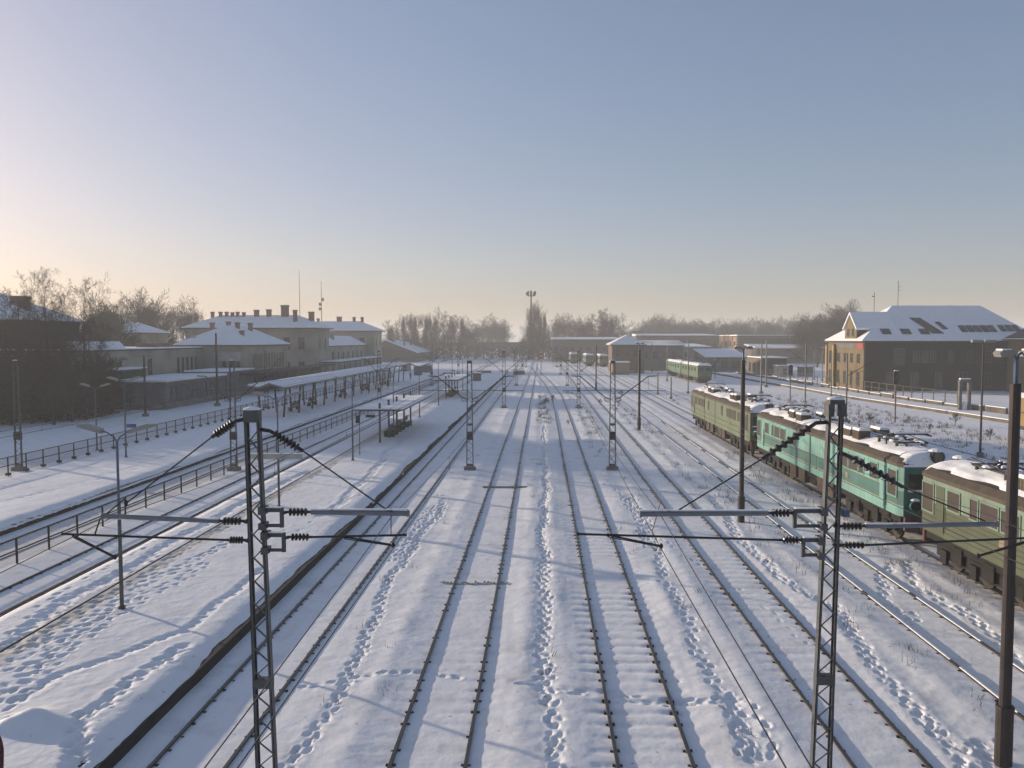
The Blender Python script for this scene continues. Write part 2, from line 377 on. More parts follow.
for (fn, y0, y1, lab, st) in TRACKS:
    t = thing('railway_track', lab, 'railway track', (0,0,-.075 if st == 2 else -.055), group='tracks running away through the snow')
    for s_ in (-1, 1):
        ro = snow_rail_mesh(fn, s_*.7525, y0, y1, st).build('rail', [RAIL, SNOWR if st == 2 else RAILT], t)
    sm = MB(); y = max(y0, 8)
    while y < 90:
        x = float(fn(np.float64(y))); sm.box(x-1.25, x+1.25, y-.12, y+.12, -.25, -.115); y += .57
    if 'rusty track' in lab:
        xs_ = np.linspace(14.75, 17.5, 30); ys_ = np.arange(5, 84, .18); XX, YY = np.meshgrid(xs_, ys_)
        ZZ = .0+.05*vnoise(XX, YY, .35, 90)+.05*vnoise(XX, YY, 1.1, 91); ZZ[:, 0] = -.12; ZZ[:, -1] = -.12; ZZ[:, 1] -= .04
        mesh_grid2('ballast', XX, YY, ZZ, mat('dark_ballast', (.05, .042, .035), .95, .5, 9, bump=.03, bscale=25), t)['kind'] = 'stuff'
    so_ = sm.build('sleepers', WOODK, t); so_['kind'] = 'stuff'
    if st == 1:
        for s_ in (-1, 1):
            y = 12
            while y < 150:
                mb = MB()
                L = random.uniform(1, 6)
                x = float(fn(np.float64(y)))+s_*.7525
                mb.prism([(x-.035, .10), (x+.04, .10), (x+.03, .118), (x-.025, .12)], 'y', y, y+L); y += L+random.choice([.1, .5, 1.5, 3])
                mb.build('snow_cap', SNOWR, t)
# boarded crossing / frames across the middle-left track
c = G(476, 583); mb = MB()
for k in range(34): x = -3.55+k*.075+random.uniform(-.02, .02); y = c.y+random.uniform(-.22, .12); mb.box(x, x+.05, y, y+.12, -.02, random.uniform(.01, .03))
mb.box(-3.5, -1.0, c.y-.16, c.y+.05, -.05, -.005)
tag(mb.build('cable_trough', CONCL), 'frost covered cable duct crossing the middle-left track nearest the camera', 'cable duct', 'ducts crossing the track')
c2 = G(444+0, 487); mb = MB()
mb.box(-3.4, -.85, c2.y-.2, c2.y-.06, -.02, .03).box(-3.4, -.85, c2.y+.06, c2.y+.16, -.02, .025).box(-3.3, -3.2, c2.y-.3, c2.y+.3, -.02, .01)
tag(mb.build('cable_trough', CONC), 'thin dark cable duct crossing the middle-left track beyond the shorter lattice mast', 'cable duct', 'ducts crossing the track')

# ------------------------------------------------------------------ platforms
def platform(name, lab, x0, x1, y0, y1, h, trails, mound=None, dx=.08, edge_l=.4, edge_r=.9):
    t = thing(name, lab, 'platform')
    xs = np.arange(x0, x1+dx*.5, dx); ys = yaxis(y0, y1, max(y0+.5, 11.5), fac=.85)
    ys = ys[(ys >= y0) & (ys <= y1)]; ys = np.append(ys, y1)
    X, Y = np.meshgrid(xs, ys)
    Z = h+.05*vnoise(X, Y, 3.1, 5)+.022*vnoise(X, Y, 1.1, 6)+.012*vnoise(X, Y, .4, 7)+.007*vnoise(X, Y, .2, 8)
    for a in trails: trail(X, Y, Z, z=h, **a)
    if mound is not None:
        for (mx_, my_, r_, hh) in mound:
            q = ((X-mx_)**2+((Y-my_))**2)/r_**2; Z += hh*np.exp(-q)*(1+.5*vnoise(X, Y, .3, 9))
    Z -= .13*sstep(x1-edge_r, x1, X)**1.5+.08*sstep(x0+edge_l, x0, X)
    Z[:, -1] = np.minimum(Z[:, -1], h-.1); 
    wob = .045*vnoise(Y*0, Y, 2.7, 13)+.03*vnoise(Y*0, Y, .8, 14)
    X2 = X+wob*sstep(x1-.8, x1, X)*1.2-wob*sstep(x0+.5, x0, X)
    # snow lip turned down at the edges
    Xa = np.concatenate([X2[:, :1], X2, X2[:, -1:]], 1); Ya = np.concatenate([Y[:, :1], Y, Y[:, -1:]], 1)
    Za = np.concatenate([Z[:, :1]-.1, Z, Z[:, -1:]-.09], 1)
    mesh_grid2('snow_cover', Xa, Ya, Za, SNOWP, t)
    MB().box(x0+.1, x1-.01, y0, y1, -.4, h-.12).build('edge_wall', CONCP, t)
    return t
PH = .42
tr2 = [dict(pix=[(60,790),(90,716),(118,692),(150,668),(172,650),(190,640)], lanes=2, trough=.07, tw=.2, step=.28, depth=.1),
 dict(pix=[(20,700),(60,675),(100,660),(150,642),(185,630),(215,608),(245,582),(262,566)], lanes=1, trough=.06, tw=.2, step=.3),
 dict(pix=[(0,700),(40,655),(75,632),(110,606),(150,582),(185,566),(230,540)], lanes=2, spread=.16, trough=.01, step=.4, depth=.1),
 dict(pix=[(0,720),(20,690),(62,650),(100,625),(145,598),(185,575),(210,560)], lanes=2, spread=.2, trough=.01, step=.42, depth=.1),
 dict(pix=[(0,668),(40,640),(90,608),(130,585),(200,540),(260,505),(300,482),(340,462)], lanes=2, spread=.17, trough=.02, step=.42, depth=.08),
 dict(pix=[(0,650),(60,606),(125,570),(190,532),(250,500),(310,470)], lanes=3, spread=.15, trough=.07, tw=.25, step=.34, depth=.08),
 dict(pix=[(0,640),(50,600),(100,570),(160,538)], lanes=1, spread=.15, trough=.0, step=.5, depth=.08),
 dict(pix=[(322,516),(338,505),(352,492),(362,482),(375,470),(388,452),(402,440),(430,415)], lanes=2, spread=.16, trough=.05, step=.35, depth=.09),
 dict(pix=[(290,530),(340,500),(400,480),(430,450)], lanes=2, spread=.3, trough=.0, step=.7, depth=.06, skip=.3)]
m0 = G(32, 722, PH)
platform('island_platform', 'snow covered island platform with many footprints and two open shelters', -15.9, -8.5, 8, 205, PH, tr2, mound=[(m0.x, m0.y, .42, .24), (m0.x+.5, m0.y-.2, .3, .10), (m0.x-.4, m0.y-.3, .3, .10)])
tr1 = [dict(pix=[(0,502),(60,488),(110,474),(180,452)], lanes=3, spread=.25, trough=.04, step=.6, depth=.08),
       dict(pix=[(0,525),(60,505),(110,486)], lanes=2, spread=.25, trough=.02, step=.6, depth=.06)]
platform('side_platform', 'wide snowy platform on the left carrying the long wavy roofed canopy', -31.3, -23.35, 20, 215, PH, tr1, dx=.16)

# ------------------------------------------------------------------ fences
MESHW = bpy.data.materials.new('wire_mesh'); MESHW.use_nodes = True
_t = MESHW.node_tree; _b = _t.nodes['Principled BSDF']; _b.inputs['Base Color'].default_value = (.10, .10, .10, 1)
_tr = _t.nodes.new('ShaderNodeBsdfTransparent'); _mx = _t.nodes.new('ShaderNodeMixShader'); _mx.inputs[0].default_value = .28
_t.links.new(_tr.outputs[0], _mx.inputs[1]); _t.links.new(_b.outputs[0], _mx.inputs[2]); _t.links.new(_mx.outputs[0], _t.nodes['Material Output'].inputs[0])
def railing(name, lab, x, y0, y1, sp, h, z0=0, w=.06, mesh=False, fn=None, m=STEEL, postw=.06, feet=False):
    t = thing(name, lab, 'fence', (0, 0, 0))
    xf = fn or (lambda y: x); n = int((y1-y0)/sp)
    for i in range(min(n, 98)+1):
        y = y0+i*sp; hh = h+random.uniform(-.02, .02); mb = MB().box(xf(y)-postw/2, xf(y)+postw/2, y-postw/2, y+postw/2, z0-.1, z0+hh)
        if feet: mb.box(xf(y)-.14, xf(y)+.14, y-.09, y+.09, z0-.05, z0+.10)
        mb.build('post', m, t)
    ye = y0+min(n, 98)*sp
    for zz in (h, h*.52):
        mb = MB()
        ysl = [y0+k*sp for k in range(min(n, 98)+1)]
        for a, b in zip(ysl[:-1], ysl[1:]): mb.beam((xf(a), a, z0+zz), (xf(b), b, z0+zz), w*.8, w*.8)
        mb.build('rail', m, t)
    if mesh:
        mb = MB(); mb.add([(xf(y0), y0, z0+.05), (xf(ye), ye, z0+.05), (xf(ye), ye, z0+h), (xf(y0), y0, z0+h)], [(0, 1, 2, 3)])
        mb.build('mesh_panel', MESHW, t)
    return t
railing('railing', 'dark post and rail fence between the two shaded tracks, nearest on the left', -19.9, 22, 178, 1.98, .98, mesh=True)
railing('railing', 'dark post and rail fence along the outer edge of the left platform', -33.1, 30, 178, 1.75, 1.08, z0=.1, mesh=True, feet=True)

# ------------------------------------------------------------------ masts
def insul(mb, p, q, r=.055, n=5, rod=.022):
    p = Vector(p); q = Vector(q); prof = [(0, rod), (.08, rod)]
    for k in range(n):
        a = .12+.76*k/n; b = .76/n
        prof += [(a, rod), (a+b*.18, r), (a+b*.5, r*.9), (a+b*.8, rod)]
    prof += [(.92, rod), (1, rod)]
    mb.lathe(p, q, prof, 9)
def lattice(t, x, h, wt, wb, xb=None, lace=.26, leg=.07, capz=.2, ybase=0, opencap=False, M=None):
    M = M or GALV; xb = x if xb is None else xb; dep = .11
    for s_ in (-1, 1):
        mb = MB()
        for q_ in (-1, 1):
            mb.beam((xb+s_*wb/2, q_*dep/2, -.1), (x+s_*wt/2, q_*dep/2, h-.02), leg*.75, .012, up=(0,1,0))
        mb.beam((xb+s_*wb/2+s_*leg*.3, 0, -.1), (x+s_*wt/2+s_*leg*.3, 0, h-.02), .012, dep+.012, up=(0,1,0))
        mb.build('leg', M, t)
    mb = MB(); z = .5
    while z < h-.3-lace*.6:
        f0 = z/h; f1 = (z+lace*.62)/h
        c0 = xb+(x-xb)*f0; c1 = xb+(x-xb)*f1; w0 = wb+(wt-wb)*f0; w1 = wb+(wt-wb)*f1
        mb.beam((c0+w0/2, -dep/2, z), (c1-w1/2, -dep/2, z+lace*.62), .024, .01, up=(0,1,0))
        mb.beam((c0-w0/2, dep/2, z+lace*.3), (c1+w1/2, dep/2, z+lace*.92), .018, .01, up=(0,1,0))
        z += lace
    for zz in (h*.42, .35):
        f0 = zz/h; c0 = xb+(x-xb)*f0; w0 = wb+(wt-wb)*f0
        mb.box(c0-w0/2-.02, c0+w0/2+.02, -dep/2-.02, dep/2+.02, zz-.07, zz+.07)
    mb.build('lacing', M, t)
    mb = MB()
    if opencap:
        mb.box(x-wt/2-.02, x+wt/2+.02, -.09, .09, h-.03, h+.04)
        for s_ in (-1, 1): mb.box(x+s_*wt/2-.045, x+s_*wt/2+.045, -.1, .1, h-.22, h-.03)
    else: mb.box(x-wt/2-.02, x+wt/2+.02, -.09, .09, h-.17, h+.02)
    cp = mb.build('cap', M, t)
    sn = MB().ball((x, 0, h+(.04 if opencap else .02)), wt/2+.05, .11, .05, 10, 6, 0)
    sn.build('snow_cap', SNOWR, cp)
    MB().box(xb-wb/2-.16, xb+wb/2+.16, -.25, .25, -.2, .22).build('footing', CONC, t)
def near_mast(side, lab):
    Yp = 12.3
    def q(px, py): v = atY(px, py, Yp); return (v.x, 0, v.z)
    t = thing('catenary_mast', lab, 'mast', (0, Yp, 0), group='lattice masts beside the middle tracks')
    xt = q(252.3, 411)[0] if side < 0 else q(835.5, 402)[0]
    lattice(t, xt, q(0, 411 if side < 0 else 402)[2], .185, .30, xb=xt-side*.15, lace=.37, leg=.05, opencap=side > 0, M=GALV)
    def Zq(py): return q(0, py)[2]
    def Xq(px): return q(px, 500)[0]
    def bracket(x0, x1, za, zb, par):
        mb = MB().tube([(x0, 0, za), (x1, 0, za)], .035, 8).tube([(x0, 0, zb), (x1, 0, zb)], .028, 8).tube([(x1, 0, za+.035), (x1, 0, zb-.028)], .035, 8)
        mb.box(x0-.05, x0+.05, -.1, .1, za-.06, za+.06).box(x0-.05, x0+.05, -.1, .1, zb-.05, zb+.05)
        b = mb.build('bracket', GALV, par)
        s = MB().prism([(x0, za+.036), (x1, za+.036), (x1, za+.05), (x0, za+.052)], 'y', -.03, .03); s.build('snow', SNOWR, b)
    def arm(xa, xi0, xi1, xe, z0, z1, r, lab2='arm'):
        a = MB().tube([(xi1, 0, z0), (xe, 0, z1)], r, 10)
        a.tube([(xe-.02, 0, z1), (xe+.02, 0, z1)], r*1.25, 10)
        a = a.build('arm', PIPE if r > .03 else STEEL, t)
        i = MB(); i.tube([(xa, 0, z0+.02), ((xa*.6+xi0*.4), 0, z0-.02), (xi0, 0, z0)], .028, 8); insul(i, (xi0, 0, z0), (xi1, 0, z0), .065 if r > .03 else .06)
        i.build('insulator', BLACK, a)
        if r > .03:
            s = MB().prism([(-.028, .0), (.028, .0), (.018, .018), (-.018, .02)], 'x', 0, 1)
            sm = s.build('snow', SNOWR, a); sm.location = (min(xi1, xe), 0, z0+r-.008); sm.scale = (abs(xe-xi1), 1, 1)
        return a
    def stay(p0, p1, p2, p3, r=.012):
        s = MB().tube([p0, p1], .03, 8).tube([p1, p2, p3], r, 6); s = s.build('stay', COPPER, t)
        i = MB(); insul(i, p1, p2, .07, 7, .03); i.build('insulator', BLACK, s)
    def regarm(p0, p1, drop=None):
        m = MB().tube([p0, p1], .016, 6).tube([(p0[0], 0, p0[2]-.03), (p1[0], 0, p1[2]-.015)], .008, 6)
        m.ball(p1, .035, .035, .045, 8, 5).ball(p0, .035, .03, .03, 8, 5)
        m.build('registration_arm', STEEL, t)
    if side < 0:
        bracket(Xq(263), Xq(281.5), Zq(510), Zq(525.5), t); bracket(Xq(265), Xq(283), Zq(535), Zq(550), t)
        arm(Xq(281), Xq(286), Xq(311), Xq(408), Zq(512), Zq(513.5), .042); arm(Xq(282), Xq(288), Xq(312), Xq(405), Zq(537), Zq(535), .018)
        arm(Xq(247), Xq(243), Xq(219), Xq(103), Zq(521), Zq(516), .038); arm(Xq(248), Xq(244), Xq(226), Xq(62), Zq(540), Zq(534), .018)
        stay(q(258, 429), q(270, 431), q(303, 451), q(390, 512)); stay(q(245, 419), q(236, 421), q(212, 437), q(128, 502))
        regarm(q(345, 537), q(393, 545)); regarm(q(74, 536), q(115, 557))
        MB().tube([q(391, 511), q(391, 534)], .008, 6).ball(q(391, 512), .03, .03, .06).build('dropper', COPPER, t)
        MB().tube([q(126, 498), q(100, 519), q(95, 534)], .012, 6).ball(q(126, 503), .03, .03, .05).build('dropper', COPPER, t)
    else:
        bracket(Xq(823), Xq(795), Zq(511), Zq(526), t); bracket(Xq(821), Xq(804), Zq(540), Zq(555), t)
        arm(Xq(797), Xq(792), Xq(768), Xq(641), Zq(513), Zq(514), .042); arm(Xq(806), Xq(801), Xq(780), Xq(578), Zq(540), Zq(534), .018)
        arm(Xq(834), Xq(841), Xq(866), Xq(997), Zq(526), Zq(524), .038); arm(Xq(834), Xq(843), Xq(869), Xq(1075), Zq(545), Zq(536), .018)
        stay(q(830, 422), q(816, 423), q(762, 459), q(677, 511)); stay(q(838, 452), q(846, 455), q(903, 487), q(985, 521))
        regarm(q(608, 535), q(661, 546)); regarm(q(1040, 537), q(978, 556))
        MB().tube([q(661, 500), q(652, 532)], .008, 6).ball(q(662, 513), .03, .03, .06).build('dropper', COPPER, t)
        MB().box(Xq(842), Xq(848), -.08, .08, Zq(516), Zq(509)).build('clamp', BLUEP, t)
    return t
near_mast(-1, 'nearest lattice catenary mast on the left, carrying horizontal pipe arms on both sides')
near_mast(1, 'nearest lattice catenary mast on the right, in front of the turquoise locomotive')

def far_mast(arms, h=7.1, w=.30):
    t = thing('catenary_mast', 'x', 'mast', (0,0,0), group='lattice masts beside the middle tracks')
    lattice(t, 0, h, .26, .42, lace=.55, leg=.075)
    for dx in arms:
        s_ = 1 if dx > 0 else -1
        a = MB(); a.tube([(s_*.5, 0, 4.75), (dx, 0, 6.1), (dx+s_*.55, 0, 6.12)], .032, 7); a.tube([(s_*.15, 0, 4.5), (s_*.5, 0, 4.5), (s_*.5, 0, 4.78)], .03, 6)
        a.tube([(dx*.45, 0, 5.19), (dx+s_*1.15, 0, 5.17)], .022, 6)
        a = a.build('arm', STEEL, t)
        i = MB(); insul(i, (s_*.15, 0, 4.6), (s_*.5, 0, 4.75), .06, 4); i.tube([(s_*.18, 0, 5.2), (dx*.45, 0, 5.19)], .02, 6); i.tube([(dx, 0, 6.1), (dx, 0, 5.2)], .01, 5); i.build('insulator', BLACK, a)
    MB().box(-.2, .2, -.14, .14, 2.0, 2.5).build('switch_box', STEEL, t)
    return t
def put_masts(x, base, arms, labs):
    m0 = None
    for (yy, lab) in zip(base, labs):
        if m0 is None: m0 = far_mast(arms); m0.location = (x, yy, 0); m0['label'] = lab
        else: dup(m0, (x+random.uniform(-.05, .05), yy, 0), 0, lab)
YS = [51.5, 98.2, 145, 192, 240]
put_masts(-4.65, YS, [-2.1, 2.3], ['lattice mast between the shaded track and the middle-left track, '+k for k in ['second nearest on that side', 'third along the row', 'fourth along the row', 'fifth along the row', 'farthest and haziest of the row']])
put_masts(4.58, YS, [-2.1, 2.3], ['lattice mast right of the track with visible sleepers, '+k for k in ['second nearest on that side', 'third along the row', 'fourth along the row', 'fifth along the row', 'farthest and haziest of the row']])
put_masts(-19.95, YS[:4], [-1.7, 2.1], ['lattice mast standing in line with the dark railing, '+k for k in ['nearest one', 'second one, by the long canopy', 'third one, behind the canopy posts', 'fourth and most distant']])
put_masts(-33.9, [51.5, 98.2], [1.7], ['grey lattice mast at the far left in front of the dark bare trees', 'lattice mast standing left of the long canopy near the low flat hut'])

# overhead lines
def overhead(x, lab, sup, dx=0.15, z=5.22, zm=5.75, two=False, first=None):
    t = thing('overhead_line', lab, 'overhead wire', group='contact wires strung over the tracks')
    c = MB(); m = MB(); d = MB()
    pts = []; 
    for i, (a, b) in enumerate(zip(sup[:-1], sup[1:])):
        xa = x+(dx if i % 2 else -dx); xb = x+(-dx if i % 2 else dx)
        if first is not None and i == 0: xa = xb = first
        if first is not None and i == 1: xa = first
        r = .0075 if a < 60 else .012
        c.tube([(xa, a, z), (xb, b, z)], r, 5, False)
        if two: c.tube([(xa+.05, a, z), (xb+.05, b, z)], r, 5, False)
        mp = []
        for k in range(13):
            f = k/12; mp.append((xa+(xb-xa)*f, a+(b-a)*f, zm-4*(zm-z-.18)*f*(1-f)))
        m.tube(mp, r*.85, 5, False)
        n = max(3, int((b-a)/7))
        for k in range(1, n):
            f = k/n; zz = zm-4*(zm-z-.18)*f*(1-f); px_, py_ = xa+(xb-xa)*f, a+(b-a)*f
            d.tube([(px_, py_, zz), (px_, py_, z)], .004, 4, False); d.ball((px_, py_, z+.01), .018, .03, .022, 5, 4)
    c.build('contact_wire', COPPER, t); m.build('messenger_wire', COPPER, t); d.build('droppers', COPPER, t)['kind'] = 'stuff'
SUP = [-25, 12.3, 51.5, 98.2, 145, 192, 240]
qx = lambda px: (px-VX)/F*12.5
overhead(-6.95, 'pair of wires hung over the shaded track beside the island platform', SUP, two=True, first=-6.7, z=5.1, zm=5.72)
overhead(-2.25, 'wire hung over the middle-left track left of the central footprints', SUP, first=-2.33)
overhead(2.25, 'wire hung over the track with visible sleepers', SUP, first=1.86, z=5.24)
overhead(6.95, 'wire hung over the track just left of the tall lamp poles', SUP, first=7.0)
overhead(-17.6, 'wire hung over the track between railing and island platform', SUP, z=5.3)
overhead(-21.7, 'wire hung over the track beside the left platform', SUP, z=5.3)
fw = MB().tube([(-5.9, -20, 5.0), (-5.92, 12.3, 5.1), (-5.98, 30, 5.06), (-6.0, 51.5, 5.1)], .011, 6, False)
tag(fw.build('feeder_wire', COPPER), 'single dark wire crossing in front of the nearest platform lamp post', 'cable')

# ------------------------------------------------------------------ platform lamps
def plat_lamp(lab, h=5.05, sc=1.0, sign=False, r=.06):
    t = thing('platform_lamp', lab, 'lamp post', group='double armed lamps on the platforms')
    MB().tube([(0,0,-.1), (0,0,h*.66)], [r, r*.85], 10).build('pole', GALV, t)
    MB().tube([(0,0,h*.66), (0,0,h)], r*.62, 8).build('upper_pole', BLUEP, t)
    MB().tube([(0,0,-.05), (0,0,.08)], r*1.7, 10).build('base_collar', BLACK, t)
    for s_ in (-1, 1):
        a = MB().tube([(0,0,h-.05), (s_*.08,0,h+.12), (s_*.3,0,h+.27), (s_*.5,0,h+.32)], .022, 7).build('arm', BLUEP, t)
        v = MB().prism([(s_*.42, h+.24), (s_*1.12, h+.44), (s_*1.10, h+.52), (s_*.95, h+.53), (s_*.45, h+.38)], 'y', -.13, .13)
        v.build('lamp_head', LAMP, a)
    if sign: MB().box(.1, .75, -.03, .0, 2.05, 2.3).build('sign', BLUE, t)
    return t
pl0 = None
labs = ['nearest double armed lamp post on the island platform, among footprints', 'second double armed lamp post on the island platform, seen through the left mast',
 'third double armed lamp post on the island platform, just before the shelter', 'lamp post on the island platform hidden partly by the nearer shelter',
 'fifth lamp post on the island platform, just past the nearer shelter', 'sixth lamp post on the island platform, before the second shelter', 'seventh lamp post on the island platform, beside the second shelter', 'eighth and farthest lamp post on the island platform']
for (px, py), yy, lab in zip([(120,612)]*8, [23.6, 38, 53, 67.8, 82.2, 97.5, 112.5, 127.5], labs):
    loc = (-12.6, yy, PH)
    if pl0 is None: pl0 = plat_lamp(lab); pl0.location = loc
    else: dup(pl0, loc, random.uniform(-.05, .05), lab)
for yy, lab in [(54.3, 'lamp post on the left platform with a small blue sign'), (34, 'lamp post on the left platform outside the long canopy, nearest the camera')]:
    if yy < 40: continue
    l = plat_lamp(lab, h=5.0, sign=True); l.location = (-28.4, yy, PH)
l = plat_lamp('slim lamp post beyond the left railing beside the dark bare trees', h=4.6); l.location = (*G(97, 450).xy, 0)
# hanging plate seen beside the near left mast (platform display)
p = G(351, 461, PH)
t = thing('platform_sign', 'dark hanging sign plate beside the third platform lamp post', 'sign', (p.x, p.y+3.0, PH))
MB().tube([(-.1,0,0), (-.1,0,3.05)], .03, 8).build('pole', GALV, t)
MB().box(.35, 1.0, -.03, .03, 2.6, 2.8).build('plate', STEEL, t); MB().box(-.35, -.05, -.05, -.02, 2.2, 2.75).build('clock_box', EVERG, t)
MB().beam((-.1, 0, 2.9), (1.0, 0, 2.9), .03).build('bracket', STEEL, t)
t = thing('platform_sign', 'long weathered grey board with snow on top, behind the left mast', 'sign', (-12.7, 37.85, PH))
MB().box(-1.35, 1.3, -.06, 0, 2.38, 2.62).build('board', CONCL, t); MB().box(-1.35, 1.3, -.07, .02, 2.624, 2.66).build('snow', SNOWR, t)
MB().box(-.2, .2, .0, .10, 2.45, 2.55).build('clamp', STEEL, t)

# ------------------------------------------------------------------ shelters on the island platform
def shelter(lab, L=14.6):
    t = thing('platform_shelter', lab, 'shelter', group='open flat roofed shelters on the island platform')
    z = 2.55
    rf = MB().prism([(-1.95, z), (1.95, z), (1.95, z+.10), (0, z+.03), (-1.95, z+.10)], 'y', -.5, L+.5).build('roof', FRAMED, t)
    xs = np.linspace(-1.92, 1.92, 25); ys = np.linspace(-.47, L+.47, 60); X, Y = np.meshgrid(xs, ys)
    Zs = z+.035+.065*np.abs(X)/1.95+.09+.04*vnoise(X, Y, .9, 21)+.02*vnoise(X, Y, .3, 22)
    Zs[0] = Zs[-1] = z+.1; Zs[:, 0] = Zs[:, -1] = z+.1
    mesh_grid2('snow', X, Y, Zs, SNOWR, rf)
    for i in range(5):
        y = i*L/4
        MB().box(-.07, .07, y-.07, y+.07, -.05, z+.5).build('post', GALV, t)
        MB().beam((-1.7, y, z-.04), (1.7, y, z-.04), .08, .08).build('cross_beam', GALV, t)
        MB().tube([(0, y, z+.16), (0, y, z+.55)], .09, 8).build('vent_stub', BLACK, t)
    for y in (L*.32, L*.55, L*.8):
        b = MB().box(.12, .5, y-1.0, y+1.0, .38, .43).box(-.5, -.12, y-1.0, y+1.0, .38, .43).box(-.05, .05, y-1, y+1, .6, .95)
        for yy in (-.8, .8): b.box(-.45, .45, y+yy-.03, y+yy+.03, 0, .38)
        b.build('bench', mat('bench_green', (.04, .06, .045), .7), t)
    return t
s1 = shelter('nearer flat roofed shelter on the island platform with dark benches'); s1.location = (-12.6, 62, PH)
s2 = dup(s1, (-12.9, 107.5, PH), 0, 'farther flat roofed shelter on the island platform beside the lattice mast')

# ------------------------------------------------------------------ long canopy on the left platform
t = thing('platform_canopy', 'long wavy roofed canopy on many posts along the left platform', 'canopy', (0,0,PH))
y0, y1 = 80.5, 155
low = [(-29.8, 3.30), (-28.6, 3.08), (-27.5, 3.5), (-26.0, 3.05)]
prof = low+[(x, z+.16) for x, z in low[::-1]]
rf = MB().prism(prof, 'y', y0, y1).build('roof', mat('canopy_underside', (.20, .19, .17), .8), t)
xs = np.linspace(-29.8, -26.0, 30); ys = np.linspace(y0, y1, 150); X, Y = np.meshgrid(xs, ys)
Zs = np.interp(X, [p[0] for p in low], [p[1] for p in low])+.16+.10+.04*vnoise(X, Y, 1.2, 23)
Zs[0] -= .10; Zs[-1] -= .10; Zs[:, 0] -= .1; Zs[:, -1] -= .1
mesh_grid2('snow', X, Y, Zs, SNOWR, rf)
yy = y0+2
while yy < y1:
    for x, z, tp in ((-29.1, 3.15, -29.3), (-26.7, 3.12, -26.45)):
        MB().beam((x, yy, -.1), (tp, yy, z+.05), .16, .16).build('post', STEEL, t)
    MB().beam((-29.6, yy, 3.02), (-26.1, yy, 3.02), .10, .14).build('cross_beam', STEEL, t)
    yy += 5.1
MB().beam((-27.9, y0+.4, 3.08), (-27.9, y1-.4, 3.08), .12, .14).build('purlin', STEEL, t)
for k, yy in enumerate([90, 97, 112, 126, 141]):
    b = thing('bench', 'dark slatted bench under the long canopy, %s from the near end' % nth(k), 'bench', (-27.9, yy, PH), group='benches under the long canopy')
    MB().box(-.28, .22, -1.6, 1.6, .42, .48).build('seat', WOODK, b); MB().box(-.03, .03, -1.6, 1.6, .6, 1.0).build('backrest', WOODK, b)
    for s_ in (-1.3, 1.3): MB().box(-.25, .2, s_-.04, s_+.04, 0, .42).build('leg', STEEL, b)

# ------------------------------------------------------------------ buildings
def window(par, cx, cy, cz, wd, ht, face, m_f=FRAME, m_g=GLASS, bars=1):
    # face: unit vector outwards, axis aligned: '-y', '+x', '-x'
    f = MB(); g = MB(); e = .07; p = .05
    def bx(b, u0, u1, z0, z1, d0, d1):
        if face == '-y': b.box(cx+u0, cx+u1, cy-d1, cy-d0, cz+z0, cz+z1)
        elif face == '+x': b.box(cx+d0, cx+d1, cy+u0, cy+u1, cz+z0, cz+z1)
        else: b.box(cx-d1, cx-d0, cy+u0, cy+u1, cz+z0, cz+z1)
    a, h = wd/2, ht/2
    bx(f, -a-e, -a, -h-e, h+e, -.02, p); bx(f, a, a+e, -h-e, h+e, -.02, p); bx(f, -a, a, h, h+e, -.02, p); bx(f, -a-.05, a+.05, -h-e-.03, -h, -.02, p+.06)
    if bars: bx(f, -.025, .025, -h, h, .016, .035); bx(f, -a, -.025, h*.3, h*.3+.05, .016, .035); bx(f, .025, a, h*.3, h*.3+.05, .016, .035)
    fo = f.build('window', m_f, par); bx(g, -a, a, -h, h, -.01, .012); g.build('pane', m_g, fo); return fo
def roof_hip(par, x0, x1, y0, y1, ze, zr, axis_='y', hip0=None, hip1=None, ov=.5, roofm=ROOFD, snow=.18, name='roof', gable=False):
    x0 -= ov; x1 += ov; y0 -= ov; y1 += ov
    W = (x1-x0) if axis_ == 'y' else (y1-y0)
    hip0 = W/2 if hip0 is None else hip0; hip1 = W/2 if hip1 is None else hip1
    def pts(dz, s=0):
        a, b, c_, d = (x0+s, y0+s, ze+dz), (x1-s, y0+s, ze+dz), (x1-s, y1-s, ze+dz), (x0+s, y1-s, ze+dz)
        if axis_ == 'y': r0, r1 = ((x0+x1)/2, y0+s+hip0, zr+dz), ((x0+x1)/2, y1-s-hip1, zr+dz)
        else: r0, r1 = (x0+s+hip0, (y0+y1)/2, zr+dz), (x1-s-hip1, (y0+y1)/2, zr+dz)
        return [a, b, c_, d, r0, r1]
    fc = [(0,1,4),(1,2,5,4),(2,3,5),(3,0,4,5)] if axis_ == 'y' else [(0,1,5,4),(1,2,5),(2,3,4,5),(3,0,4)]
    def slab(z0, z1, s):
        b = MB(); lo = pts(z0, s); hi = pts(z1, s); n = 6
        b.add(lo+hi, [tuple(reversed(f)) for f in fc]+[tuple(i+n for i in f) for f in fc]+[(0,1,7,6),(1,2,8,7),(2,3,9,8),(3,0,6,9)]); return b
    rf = slab(0, .16, 0).build(name, roofm, par)
    if snow: slab(.165, .165+snow, .08).build('snow', SNOWR, rf)
    return rf
def chimney(par, x, y, z0, z1, w=.7, d=.7, m=BRICK):
    c_ = MB().box(x-w/2, x+w/2, y-d/2, y+d/2, z0, z1).box(x-w/2-.08, x+w/2+.08, y-d/2-.08, y+d/2+.08, z1-.25, z1-.05)
    o = c_.build('chimney', m, par); MB().box(x-w/2-.05, x+w/2+.05, y-d/2-.05, y+d/2+.05, z1+.003, z1+.07).build('snow', SNOWR, o)
